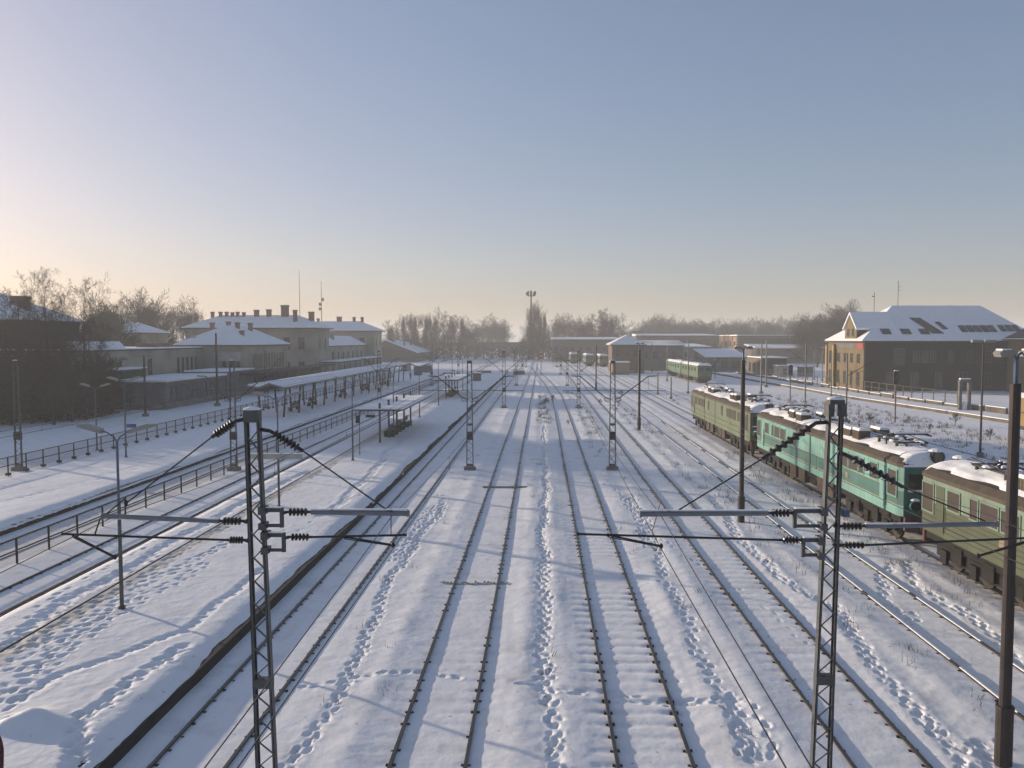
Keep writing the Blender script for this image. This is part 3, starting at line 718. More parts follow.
def walls(par, x0, x1, y0, y1, z1, m, cornice=True, z0=-.3, plinth=True):
    wl = MB().box(x0, x1, y0, y1, z0, z1).build('wall', m, par)
    if cornice: MB().box(x0-.12, x1+.12, y0-.12, y1+.12, z1-.35, z1-.02).build('cornice', m, par)
    if plinth: MB().box(x0-.05, x1+.05, y0-.05, y1+.05, z0, .7).build('plinth', CONC, par)
    return wl

# low wing a of the station (hipped roof)
t = thing('station_wing', 'single storey station wing with hipped snowy roof and row of narrow windows', 'building')
walls(t, -57.4, -46.5, 126, 146.5, 7.35, STUCCO)
rf = roof_hip(t, -57.4, -46.5, 126, 146.5, 7.35, 10.4, 'y')
for x, y, z in [(-54, 131.5, 11.2), (-51.2, 135, 11.3), (-53.5, 137, 11.5), (-50.5, 139, 11.3), (-49, 131, 9.9), (-55.5, 128, 8.9)]: chimney(rf, x, y, 7.6, z, .6, .6)
for k in range(5): window(t, -46.5, 129+k*1.0, 4.9, .45, 2.2, '+x', FRAMED, bars=0)
for k in range(7): window(t, -46.5, 135+k*1.45, 4.9, .5, 2.4, '+x', FRAMED, bars=0)
for k in range(3): window(t, -50+k*1.1, 126, 5.0, .5, 1.8, '-y', FRAMED, bars=0)
MB().box(-51.5, -47.3, 125.85, 125.95, 5.0, 6.4).build('signboard', CONCL, t)
# main pavilion b
t = thing('station_pavilion', 'nearer tall station block with broad hipped snowy roof and many chimneys', 'building')
walls(t, -73, -46.5, 165, 175, 10.6, STUCCO)
rf = roof_hip(t, -73, -46.5, 165, 175, 10.6, 13.2, 'x', ov=.9)
for x, z, w_ in [(-69.5, 14.2, .5), (-67.8, 14.2, .5), (-66.5, 14.2, .5), (-65.3, 14.1, .5), (-64.2, 14.2, .5), (-62.9, 14.1, .5), (-60.2, 14.6, .9), (-57.6, 14.7, .9), (-54.2, 15.6, 1.5), (-48.9, 14.2, .5)]:
    chimney(rf, x, 169.5, 12.2, z, w_, .7)
chimney(rf, -51.3, 167, 11.6, 14.5, .7); chimney(rf, -49.2, 172.3, 11.6, 14.3, .6)
for x in (-49.5, -52.5): window(t, x, 165, 7.6, 1.2, 2.4, '-y'); window(t, x, 165, 2.6, 1.2, 2.4, '-y')
for y in (167.6, 172.3): window(t, -46.5, y, 7.6, 1.0, 2.2, '+x'); window(t, -46.5, y, 2.6, 1.2, 2.4, '+x')
# connecting wing between the two blocks
t = thing('station_wing', 'low station wing between the two tall blocks with a small snowy hipped roof', 'building')
walls(t, -56, -49, 175.3, 222.7, 6.7, STUCCO2)
rf = roof_hip(t, -56, -49, 175.3, 222.7, 6.7, 9.0, 'y', ov=.35); chimney(rf, -51.6, 196, 7.0, 10.2, 1.4, 1.4, STUCCO)
for k in range(9): window(t, -49, 178+k*4.9, 4.2, 1.3, 2.4, '+x')
t = thing('station_pavilion', 'farther tall station block with hipped snowy roof and four chimneys', 'building')
walls(t, -68, -46.5, 223, 233, 10.6, STUCCO2)
rf = roof_hip(t, -68, -46.5, 223, 233, 10.6, 13.2, 'x', ov=.9)
for x, z, w_ in [(-63.5, 14.3, .6), (-57.5, 14.8, 1.3), (-53.3, 14.7, .7), (-51.0, 14.7, .7)]: chimney(rf, x, 228, 12, z, w_)
for x in (-50, -54, -58): window(t, x, 223, 7.6, 1.2, 2.4, '-y')
for y in (225.5, 230.5): window(t, -46.5, y, 7.6, 1.0, 2.2, '+x'); window(t, -46.5, y, 2.6, 1.2, 2.4, '+x')
# station-side awnings
t = thing('station_awning', 'snow topped awning along the face of the distant station wing', 'awning')
rf = MB().box(-46.2, -42.6, 168, 214, 3.45, 3.7).build('roof', ROOFD, t); MB().box(-46.1, -42.7, 168.1, 213.9, 3.703, 3.9).build('snow', SNOWR, rf)
for k in range(10): MB().box(-42.9, -42.75, 169+k*4.9, 169.15+k*4.9, -.1, 3.45).build('post', STEEL, t)
t = thing('station_awning', 'dark low awning along the base of the nearer station wing', 'awning')
rf = MB().box(-46.3, -42.6, 119, 166, 3.1, 3.4).build('roof', DARKW, t)
for k in range(10): MB().box(-42.9, -42.75, 120+k*4.9, 120.15+k*4.9, -.1, 3.1).build('post', STEEL, t)
MB().box(-46.0, -45.8, 119, 166, 0, 3.1).build('back_wall', DARKW, t)
# flat-roofed annexe L2
t = thing('flat_roof_annexe', 'long flat roofed building with snow edged parapet behind the low grey hut', 'building')
walls(t, -75, -53.4, 92, 125.6, 7.0, STUCCO2, cornice=False)
rf = MB().box(-75.2, -53.2, 91.8, 125.7, 7.003, 7.16).build('roof', ROOFD, t); MB().box(-75.15, -53.25, 91.85, 125.65, 7.163, 7.30).build('snow', SNOWR, rf)
for k in range(5): window(t, -53.4, 117.5+k*1.5, 4.6, .5, 2.3, '+x', FRAMED, bars=0)
window(t, -53.4, 109, 4.6, 1.0, 2.4, '+x', FRAMED, bars=0)
for y in (96, 101): window(t, -53.4, y, 4.8, 1.2, 1.4, '+x', FRAMED)
for k in range(5): window(t, -56+k*-3.0, 92, 4.8, 1.3, 1.5, '-y', FRAMED)
for y, w_, z, m_ in [(94, 2.6, 8.3, BRICK), (117, 2.6, 7.9, BRICK), (121.5, 2.2, 7.9, BRICK)]: MB().box(-57.5-w_/2, -57.5+w_/2, y-.8, y+.8, 7.31, z).build('roof_stack', m_, rf)
MB().prism([(-60.5, 7.31), (-55.6, 7.31), (-56.4, 8.2), (-59.8, 8.2)], 'y', 101, 107).build('roof_light', SNOWR, rf)
# low grey hut L3
t = thing('low_hut', 'low grey flat roofed hut with narrow windows beside the left platform', 'building')
walls(t, -52.5, -45.2, 95.8, 114, 3.15, GREYW, cornice=False)
rf = MB().box(-52.9, -44.8, 95.3, 114.2, 3.153, 3.35).build('roof', CONC, t); MB().box(-52.8, -44.9, 95.4, 114.1, 3.353, 3.62).build('snow', SNOWR, rf)
for k in range(9): window(t, -45.2, 97.4+k*1.45, 1.85, .5, 1.7, '+x', FRAMED, bars=0)
window(t, -45.2, 111.5, 1.5, 1.3, 2.2, '+x', FRAMED, bars=0)
t = thing('grey_shed', 'plain grey shed joined to the far end of the low hut', 'building')
walls(t, -51, -45.0, 114.3, 125, 3.6, GREYW, cornice=False); rf = MB().box(-51.3, -44.8, 114.25, 125.2, 3.603, 3.8).build('roof', CONC, t); MB().box(-51.2, -44.9, 114.3, 125.1, 3.803, 4.0).build('snow', SNOWR, rf)
t = thing('low_hut', 'small dark lean-to with snow on its flat roof left of the grey hut', 'building')
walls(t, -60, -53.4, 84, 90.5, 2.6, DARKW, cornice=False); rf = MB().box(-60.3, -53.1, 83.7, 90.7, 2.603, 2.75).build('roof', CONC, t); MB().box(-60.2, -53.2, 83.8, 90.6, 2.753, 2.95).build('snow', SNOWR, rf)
t = thing('low_hut', 'dark flat roofed booth with thick snow between the bare trees and the hut', 'building')
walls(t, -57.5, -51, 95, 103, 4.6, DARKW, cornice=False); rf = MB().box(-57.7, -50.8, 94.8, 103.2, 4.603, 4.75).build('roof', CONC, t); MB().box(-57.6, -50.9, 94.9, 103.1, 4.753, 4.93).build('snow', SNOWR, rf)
# dark tenement L1
t = thing('tenement_house', 'dark multi storey house with snowy roof behind the tall bare trees', 'building')
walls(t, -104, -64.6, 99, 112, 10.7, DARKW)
rf = roof_hip(t, -104, -64.6, 99, 112, 10.7, 14.6, 'x', hip0=8, hip1=8)
chimney(rf, -67.5, 104, 11.5, 14.0, 1.9, 1.2); chimney(rf, -75, 105, 13, 15.6, 1.2, 1.0); chimney(rf, -82, 105, 13, 15.8, 1.2, 1.0); chimney(rf, -90, 105, 13, 15.6, 1.6, 1.0)
for k in range(8): window(t, -66.5-k*3.6, 99, 8.9, 1.1, 1.7, '-y', FRAMED)
for k in range(5): window(t, -64.6, 100.5+k*2.4, 8.9, 1.0, 1.7, '+x', FRAMED)
# distant beige house L4
t = thing('beige_house', 'distant beige house with snowy hipped roof behind the flat roofed building', 'building')
walls(t, -101, -82.5, 165, 177, 9.6, STUCCO2); rf = roof_hip(t, -101, -82.5, 165, 177, 9.6, 12.5, 'x')
for x in (-95, -91.2, -87): chimney(rf, x, 171, 11, 13.4, 1.0)
for k in range(5): window(t, -84.5-k*3.4, 165, 7.4, 1.1, 1.9, '-y', FRAMED)
# brick gabled warehouse e
t = thing('brick_warehouse', 'long grey brick warehouse with low gabled snowy roof beyond the station', 'building')
walls(t, -68.5, -46.5, 295, 358, 3.3, BRICKD, cornice=False)
MB().prism([(-68.5, 3.3), (-46.5, 3.3), (-57.5, 7.6)], 'y', 295, 295.4).build('gable', BRICKD, t)
rf = MB().prism([(-69.3, 3.15), (-57.5, 7.75), (-45.7, 3.15), (-45.7, 3.3), (-57.5, 7.95), (-69.3, 3.3)], 'y', 294.5, 358.5).build('roof', ROOFD, t)
MB().prism([(-69.2, 3.36), (-57.5, 7.97), (-45.8, 3.36), (-45.8, 3.6), (-57.5, 8.25), (-69.2, 3.6)], 'y', 294.6, 358.4).build('snow', SNOWR, rf)
for y in (303, 318, 336): chimney(rf, -52, y, 5.6, 8.6, .5, .5, STEEL)
for k in range(8): window(t, -46.5, 299+k*7.4, 1.9, 1.2, 1.2, '+x', FRAMED)
# small huts far along the left platform end
for (px, py, w_, d_, h_, lab) in [(418, 377, 1.6, 1.6, 2.3, 'small grey kiosk with snow cap at the far end of the left platform'), (427, 374, 2.2, 2.2, 2.0, 'second grey kiosk with snow cap just past the first one'), (477, 383, 1.5, 1.6, 1.8, 'small dark cabin beside the farther shelter'), (492, 359, 2.5, 2.5, 2.6, 'tiny brownish hut far down the line near the overpass'), (406, 371, 2.4, 2.4, 1.9, 'pale kiosk with snow cap behind the end of the canopy')]:
    p = G(px, py); t = thing('kiosk', lab, 'hut', p, group='small huts along the line')
    MB().box(-w_/2, w_/2, -d_/2, d_/2, -.1, h_).build('wall', GREYW if py > 372 else CONCL, t); rf = MB().box(-w_/2-.15, w_/2+.15, -d_/2-.15, d_/2+.15, h_+.003, h_+.1).build('roof', ROOFD, t)
    MB().box(-w_/2-.1, w_/2+.1, -d_/2-.1, d_/2+.1, h_+.103, h_+.3).build('snow', SNOWR, rf); MB().box(-.4, .4, -d_/2-.04, -d_/2-.005, .05, 1.8).build('door', FRAMED, t)
# overpass
t = thing('road_overpass', 'hazy road overpass spanning the tracks in the far distance', 'bridge')
MB().box(-75, 22, 335, 343, 5.3, 6.3).build('deck', CONC, t); MB().box(-75, 22, 335, 335.2, 6.303, 7.2).build('parapet', CONC, t)
for x in (-62, -45, -28, -11.5, 9.2, 20): MB().box(x-.5, x+.5, 335.6, 342.4, -.3, 5.29).build('pier', CONC, t)
# signal box house centre right
t = thing('signal_house', 'two storey dark brick signal house with pyramid snowy roof right of the centre', 'building')
walls(t, 17.5, 25.5, 199, 210, 6.9, BRICKD); rf = roof_hip(t, 17.5, 25.5, 199, 210, 6.9, 9.2, 'y', ov=.6)
for k in range(3): window(t, 19+k*2.3, 199, 4.9, 1.3, 1.7, '-y')
MB().box(17.3, 20.3, 198.2, 198.95, 2.6, 2.9).build('balcony', CONCL, t)
MB().box(19.55, 20.0, 198.7, 199.1, 0, 6.5).build('pilaster', YELLOW, t)
t = thing('brick_annexe', 'small orange brick annexe with snow on its roof left of the signal house', 'building')
walls(t, 16.8, 20.8, 190, 196, 2.7, BRICKO, cornice=False); rf = MB().box(16.5, 21.1, 189.8, 196.2, 2.703, 2.85).build('roof', ROOFD, t); MB().box(16.6, 21, 189.9, 196.1, 2.853, 3.1).build('snow', SNOWR, rf)
t = thing('engine_shed', 'grey engine shed with snowy roof right of the signal house', 'building')
walls(t, 26.4, 38, 215, 240, 6.6, GREYW); rf = roof_hip(t, 26.4, 38, 215, 240, 6.6, 7.8, 'x', ov=.5)
for k in range(4): window(t, 28+k*2.6, 215, 4.2, 1.3, 1.9, '-y', FRAMED)
# row of long sheds behind
for (x0, x1, y0, y1, h, m_, lab) in [(4, 30, 300, 330, 8.0, BRICKD, 'long dark depot hall with snow line roof behind the signal house'),
    (42, 75, 340, 370, 9.6, BRICKD, 'long far brick hall with white roof line right of the signal house'),
    (40, 55, 262, 290, 5.6, GREYW, 'low grey depot hall with broad snow roof in front of the brick hall')]:
    t = thing('depot_hall', lab, 'building'); walls(t, x0, x1, y0, y1, h, m_, cornice=False)
    rf = MB().box(x0-.4, x1+.4, y0-.4, y1+.4, h+.003, h+.3).build('roof', ROOFD, t); MB().prism([(y0-.3, h+.303), (y1+.3, h+.303), (y1+.3, h+1.3), (y0-.3, h+.55)], 'x', x0-.3, x1+.3).build('snow', SNOWR, rf)
    for k in range(int((x1-x0)/3)): window(t, x0+1.5+k*3, y0, h*.6, 1.4, 1.6, '-y', FRAMED)
t = thing('brick_factory', 'orange brick factory with tall sunlit end wall and long white edged roof', 'building')
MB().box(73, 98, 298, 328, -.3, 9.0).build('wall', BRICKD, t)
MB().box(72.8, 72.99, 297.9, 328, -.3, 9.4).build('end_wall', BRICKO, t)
for k in range(5):
    MB().box(72.55, 72.79, 298.4+k*7, 299.2+k*7, -.3, 9.5).build('pilaster', BRICKO, t)
for k in range(4):
    for z in (3.2, 6.6): window(t, 72.8, 302.3+k*7, z, 2.4, 1.8, '-x', FRAMED)
rf = MB().box(72.4, 98.4, 297.6, 328.4, 9.51, 9.7).build('roof', ROOFD, t); MB().box(72.6, 98.2, 297.7, 328.2, 9.703, 10.1).build('snow', SNOWR, rf)
t = thing('factory_lean_to', 'low shed with blue shaded snow roof in front of the brick factory', 'building')
walls(t, 75, 99, 278, 296, 5.0, BRICKD, cornice=False); rf = MB().prism([(277.5, 5.0), (296, 6.2), (296, 6.4), (277.5, 5.2)], 'x', 74.6, 99.4).build('roof', ROOFD, t); MB().prism([(277.6, 5.22), (295.9, 6.42), (295.9, 6.7), (277.6, 5.5)], 'x', 74.7, 99.3).build('snow', SNOWR, rf)
# grey shed & yellow house
t = thing('goods_shed', 'grey goods shed with broad sloping snow roof behind the tall lamp pole', 'building')
walls(t, 42.5, 52.5, 206, 222, 3.6, GREYW, cornice=False); rf = MB().prism([(205, 3.6), (222.5, 5.4), (222.5, 5.6), (205, 3.8)], 'x', 41.8, 53.2).build('roof', ROOFD, t)
MB().prism([(205.1, 3.82), (222.4, 5.62), (222.4, 5.85), (205.1, 4.05)], 'x', 41.9, 53.1).build('snow', SNOWR, rf)
for k in range(3): window(t, 44+k*3, 206, 1.9, 1.6, 1.6, '-y', FRAMED)
t = thing('yellow_house', 'small yellow house with bright sunlit wall between shed and hut', 'building')
walls(t, 51.4, 57, 186, 199, 3.9, YELLOW_SHADE, cornice=False); MB().box(51.15, 51.39, 186.1, 198.9, -.2, 3.9).build('front', YELLOW, t)
rf = MB().box(51, 57.3, 185.7, 199.3, 3.91, 4.06).build('roof', ROOFD, t); MB().box(51.1, 57.2, 185.8, 199.2, 4.063, 4.3).build('snow', SNOWR, rf)
for k in range(3): window(t, 51.15, 188.5+k*4, 1.9, 1.3, 1.9, '-x', FRAMED)
t = thing('grey_cabin', 'pale grey cabin with snow on its flat roof left of the dark signal', 'hut', (54.9, 182, 0))
MB().box(-1.7, 1.7, -1.5, 1.5, -.1, 2.3).build('wall', CONCL, t); rf = MB().box(-1.8, 1.8, -1.6, 1.6, 2.303, 2.4).build('roof', ROOFD, t); MB().box(-1.75, 1.75, -1.55, 1.55, 2.403, 2.6).build('snow', SNOWR, rf)
MB().box(-.4, .4, -1.54, -1.505, 0, 1.9).build('door', FRAMED, t)
t = thing('grey_cabin', 'small brown grey cabin right of the dark signal', 'hut', (60, 182, 0))
MB().box(-1.4, 1.4, -1.3, 1.3, -.1, 2.1).build('wall', GREYW, t); rf = MB().box(-1.5, 1.5, -1.4, 1.4, 2.103, 2.2).build('roof', ROOFD, t); MB().box(-1.45, 1.45, -1.35, 1.35, 2.203, 2.4).build('snow', SNOWR, rf)
MB().box(-.4, .4, -1.34, -1.305, 0, 1.8).build('door', FRAMED, t)

# big right-hand railway house
t = thing('railway_house', 'large two storey railway house with yellow sunlit end and big snowy roof', 'building')
hx, hy = 52.8, 130.8
MB().box(hx, 81, hy, 146.6, -.3, 8.0).build('wall', YELLOW_SHADE, t)
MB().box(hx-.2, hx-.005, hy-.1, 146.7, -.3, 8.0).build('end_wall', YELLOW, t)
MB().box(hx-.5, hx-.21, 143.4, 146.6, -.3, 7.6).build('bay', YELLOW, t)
for y in (143.2, 146.6): MB().box(hx-.75, hx-.51, y-.3, y+.3, -.3, 7.4).build('pilaster', YELLOWB, t)
MB().box(hx-.3, hx-.201, hy+.1, hy+2.9, 6.9, 7.75).build('sign', RED, t); MB().box(hx-.3, hx-.201, hy+3.0, hy+12.2, 6.95, 7.75).build('sign', GREYW, t)
rf = roof_hip(t, hx, 81, hy, 146.6, 8.0, 13.9, 'x', hip0=8.4, hip1=6.0, ov=.8, snow=.2)
for k in range(4): 
    for z, hh in ((5.3, 1.5), (1.9, 2.2)): window(t, hx-.2, hy+2+k*3.0, z, 1.0, hh, '-x', FRAMED)
window(t, hx-.5, 144.9, 5.3, 1.0, 2.2, '-x', FRAMED); window(t, hx-.5, 144.9, 1.9, 1.0, 2.2, '-x', FRAMED)
for k, x in enumerate([58.4, 61.2, 62.6, 64, 67, 70, 73, 76, 79]): window(t, x, hy, 5.6, .9 if k else 1.6, 1.7 if k else 2.6, '-y', FRAMED)
for x in (57, 61, 65, 69, 73, 77): window(t, x, hy, 1.9, 1.2, 2.2, '-y', FRAMED)
MB().box(hx-.01, 81.1, hy-.12, hy-.005, 7.5, 7.95).build('cornice', YELLOW_SHADE, t)
# dormer gable on the sunlit side
dy0, dy1 = 133.4, 138.4; dyc = (dy0+dy1)/2
dm = MB().prism([(dy0, 8.1), (dy1, 8.1), (dy1, 10.3), (dyc, 12.7), (dy0, 10.3)], 'x', hx-.25, hx+5.5).build('dormer', YELLOW_SHADE, t)
MB().prism([(dy0-.02, 8.1), (dy1+.02, 8.1), (dy1+.02, 10.2), (dyc, 12.6), (dy0-.02, 10.2)], 'x', hx-.42, hx-.26).build('gable', YELLOW, dm)
MB().prism([(dy0-.5, 10.0), (dyc, 12.75), (dy1+.5, 10.0), (dy1+.5, 10.35), (dyc, 13.1), (dy0-.5, 10.35)], 'x', hx-.7, hx+6.0).build('dormer_roof', SNOWR, dm)
for k in range(2): window(dm, hx-.42, dyc-1.0+k*2.0, 9.6, .8, 1.2, '-x', FRAMED)
# skylights and thawed patches on the front slope
def onslope(x, f):   # f 0..1 from eave to ridge on the -y slope
    ye, yr = hy-.8, (hy+146.6)/2; ze, zr = 8.0+.365, 13.9+.365
    return Vector((x, ye+(yr-ye)*f, ze+(zr-ze)*f))
sn = Vector((0, -(13.9-8.0), (146.6-hy)/2+.8)).normalized()
def patch(x0, x1, f0, f1, nm='skylight', m=GLASS, skew=0):
    o = sn*.03; a, b = onslope(x0, f0)-sn*.05, onslope(x1, f0)-sn*.05; c_, d = onslope(x1+skew, f1)-sn*.05, onslope(x0+skew, f1)-sn*.05
    u = sn*.14; MB().add([a, b, c_, d, a+u, b+u, c_+u, d+u], [(4,5,6,7),(0,1,5,4),(1,2,6,5),(2,3,7,6),(3,0,4,7)]) 
    mb = MB(); mb.add([a, b, c_, d, a+u, b+u, c_+u, d+u], [(4,5,6,7),(0,1,5,4),(1,2,6,5),(2,3,7,6),(3,0,4,7)]); mb.build(nm, m, rf)
for x in (55.9, 59.2, 62.2): patch(x, x+1.5, .16, .30)
for k in range(5): patch(69.2+k*1.2, 70.2+k*1.2, .22, .40)
for k in range(3): patch(75.8+k*1.15, 76.7+k*1.15, .24, .41)
patch(64.2, 66.0, .18, .62, 'bare_patch', ROOFD, -2.2); patch(66.4, 67.2, .3, .5, 'bare_patch', ROOFD, -.6)
for x, z0, z1 in ((61.5, 14.1, 18.5),): MB().tube([(x, 138.7, z0), (x, 138.7, z1)], .05, 6).tube([(x, 138.7, z1-1.6), (x+.5, 138.7, z1-1.6)], .03, 5).tube([(x, 138.7, z1-1), (x+.5, 138.7, z1-1)], .03, 5).build('antenna', STEEL, t)
MB().tube([(56.3, 136, 12.6), (56.3, 136, 16.4)], .05, 6).tube([(55.9, 136, 15.7), (56.3, 136, 15.7)], .08, 5).build('antenna', STEEL, t)
t = thing('side_wing', 'dark roofed wing with lit yellow gable at the right picture edge', 'building')
MB().box(75.5, 96, 117, 129.5, -.3, 8.3).build('wall', YELLOW_SHADE, t); MB().box(75.3, 75.49, 117, 129.4, -.3, 8.3).build('end_wall', YELLOW, t)
wr = roof_hip(t, 75.5, 96, 117, 129.4, 8.3, 12.2, 'x', hip0=4, snow=0, ov=.8); MB().box(74.6, 77.5, 116.1, 116.5, 8.47, 8.6).box(74.62, 75.1, 116.5, 130.1, 8.47, 8.6).build('snow', SNOWR, wr); 
# ------------------------------------------------------------------ right yard: low wall, path fence
def pathx(off, a=(43.2, 60), b=(42.2, 190)): return lambda y: np.interp(y, [60, 80, 113, 184, 240], [50.5, 47.2, 43.9, 42.2, 40])+off
t = thing('low_wall', 'low ochre concrete edge wall running beside the snowy path on the right', 'wall')
f1 = pathx(0); mb = MB(); s_ = MB(); yv = list(range(62, 236, 6))
for a, b in zip(yv[:-1], yv[1:]):
    mb.beam((f1(a), a, .15), (f1(b), b, .15), .35, .4); s_.beam((f1(a), a, .39), (f1(b), b, .39), .38, .08)
mb.build('kerb', mat('ochre_concrete', (.11, .095, .072), .9, .35, .6), t); s_.build('snow', SNOWR, t)
t = thing('track_barrier', 'second broken ochre barrier strip behind the snowy path', 'wall')
f2 = pathx(6.5)
for a in range(62, 232, 4):
    b = a+4
    if random.random() < .8:
        hh = random.uniform(.35, .7); pn = MB().beam((f2(a), a+.3, hh/2-.05), (f2(b), b-.3, hh/2-.05), .3, hh).build('panel', MATS['ochre_concrete'], t)
        MB().beam((f2(a), a+.3, hh), (f2(b), b-.3, hh), .34, .09).build('snow', SNOWR, pn)
railing('railing', 'thin ochre railing in front of the large railway house on the right', 0, 100, 232, 2.6, 1.7, fn=pathx(8.5), m=mat('ochre_paint', (.14, .11, .06), .7), postw=.10, w=.05)
# arch frame
p = G(964, 409.5); t = thing('concrete_portal', 'narrow grey portal frame with snow on top beside the ochre wall', 'frame', p)
for x in (-.55, .55): MB().box(x-.17, x+.17, -.2, .2, -.1, 3.3).build('leg', mat('portal_grey', (.13, .125, .11), .9, .25, 2), t)
MB().prism([(-.75, 3.3), (.75, 3.3), (.6, 3.65), (-.6, 3.65)], 'y', -.25, .25).build('lintel', mat('portal_grey', (.13, .125, .11), .9, .25, 2), t); MB().box(-.62, .62, -.22, .22, 3.653, 3.78).build('snow', SNOWR, t); MB().ball((0, 0, 0), .36, .3, 1.0, 10, 6, 0).build('snow_heap', SNOWR, t)
# yellow wagon at the right edge
t = thing('yellow_wagon', 'yellow brown railway wagon cut by the right picture edge with snowy roof', 'wagon', (42.3, 69.5, 0))
MB().box(-1.4, 1.4, -9, 0, 1.1, 3.5).build('body', mat('wagon_yellow', (.20, .13, .04), .7, .25, 1), t)
MB().prism([(-1.45, 3.503), (1.45, 3.503), (.9, 3.85), (-.9, 3.85)], 'y', -9.05, .05).build('roof', SNOWR, t)
MB().box(-1.46, 1.46, -9.02, .02, 2.2, 2.32).build('belt', ROOFD, t)
MB().box(-1.2, 1.2, -8.8, -.2, .75, 1.09).build('underframe', BLACK, t)
for y in (-7.2, -1.6):
    for x in (-.75, .75): MB().tube([(x-.07, y, .55), (x+.07, y, .55)], .46, 16).build('wheel', RAIL, t)
for x in (-.8, .8): MB().tube([(x, 0, 1.0), (x, .6, 1.0)], [.08, .08], 8).tube([(x, .55, 1.0), (x, .62, 1.0)], .22, 10).build('buffer', BLACK, t)

# ------------------------------------------------------------------ tall lamp poles on the right
def tall_lamp(lab, h=8.2):
    t = thing('yard_lamp', lab, 'lamp post', group='tall dark lamp poles right of the middle tracks')
    MB().tube([(0,0,-.1), (0,0,1.15)], .165, 12).tube([(0,0,1.15), (0,0,1.2)], [.18, .17], 12).build('base', mat('pole_brown', (.03, .021, .02), .6, .2, 3), t)
    MB().tube([(0,0,1.2), (0,0,h-.62)], [.115, .10], 12).build('pole', MATS['pole_brown'], t)
    MB().tube([(0,0,h-.62), (0,0,h-.2)], .045, 9).build('upper_pole', BLUEP, t)
    for s_ in (-1, 1):
        a = MB().tube([(0,0,h-.22), (s_*.04,0,h-.06), (s_*.10,0,h-.02), (s_*.15,0,h-.02)], .025, 8).build('arm', BLUEP, t)
        v = MB().prism([(s_*.12, h-.09), (s_*.40, h-.10), (s_*.44, h-.02), (s_*.38, h+.03), (s_*.2, h+.04), (s_*.11, h)], 'y', -.1, .1).build('lamp_head', LAMP, a)
        MB().box(min(s_*.18, s_*.38), max(s_*.18, s_*.38), -.09, .09, h+.03, h+.06).build('snow', SNOWR, v)
    return t
TL = [((1003, 764), 'nearest tall dark lamp pole at the right, in front of the olive green locomotive'), ((741, 522), 'second tall dark lamp pole, in front of the turquoise locomotive'), ((639, 430), 'third tall dark lamp pole, right of the lattice mast'), ((596, 389.7), 'fourth and farthest tall lamp pole, near the hazy parked engines')]
t0 = None
for (pp, lab) in TL:
    p = G(*pp)
    if t0 is None: t0 = tall_lamp(lab, 8.25); t0.location = p; t0.rotation_euler.z = .15
    else: dup(t0, p, random.uniform(-.6, .6), lab, sc=(1, 1, .985))
# yard masts (plain steel poles) and signals
def steel_mast(lab, px, py, top, r=.14, arm=0, m=None, lampy=False, grp='plain steel and concrete masts in the right yard'):
    p = G(px, py); s = F/p.y; h = CH-(top-HY)/s; t = thing('yard_mast', lab, 'mast', p, group=grp)
    MB().tube([(0,0,-.1), (0,0,h)], [r, r*.7], 8).build('pole', m or GALV, t); MB().box(-r*1.9, r*1.9, -r*1.9, r*1.9, -.1, .35).build('footing', CONC, t)
    if arm: MB().tube([(0,0,h-2.4), (arm, 0, h-.9), (arm*1.25, 0, h-.9)], .035, 6).tube([(0,0,h-1.8), (arm, 0, h-1.9)], .02, 5).build('arm', STEEL, t)
    if lampy: MB().box(-.85, -.1, -.12, .12, h-.1, h+.08).box(.1, .85, -.12, .12, h-.1, h+.08).build('lamp_head', LAMP, t)
for a in [('grey mast left of the nearest pale green locomotive', 688, 393.7, 339), ('stout grey mast beyond the pale green locomotive roof', 761, 393.7, 343), ('slim pale mast just right of the stout grey mast', 766, 387, 340),
          ('pale grey mast behind the turquoise locomotive roof', 805, 407.7, 343), ('dark mast before the left end of the yellow wall', 831, 397, 352), ('thin mast with arm in front of the yellow sunlit wall', 846, 422, 353),
          ('small rusty post in the snow left of the far locomotives', 657.8, 394.7, 373), ('small rusty post in the snow right of its twin', 671, 399, 377), ('slim mast before the farthest dark green locomotive', 667, 381, 345),
          ('slim mast beside the brick annexe and signal house', 638, 372, 343), ('slim pale mast beside the dark signal house wall', 652, 372, 343), ('thin mast between the far trees and the cabins', 814, 380, 350), ('thin mast between the cabins and the yellow house end', 822, 381, 350)]:
    steel_mast(*a, r=.15 if 'stout' in a[0] else .10, arm={'thin mast with arm in front of the yellow sunlit wall': 2.4, 'pale grey mast behind the turquoise locomotive roof': -2.0}.get(a[0], 0), m=RAIL if 'rusty' in a[0] else None)
steel_mast('tall slender brown lamp mast in front of the dark side of the railway house', 980, 457, 341, .085, 0, MATS['pole_brown'], True)
steel_mast('tall dark pole behind the low grey hut near the station wing', 217.5, 406, 333, .16, 0, BARK, grp='poles by the station')
steel_mast('dark pole with floodlights in front of the low grey hut', 145.6, 416.6, 356, .14, 0, STEEL, True, grp='poles by the station')
p0 = [(120, 421.5), (82, 424), (133, 420)]
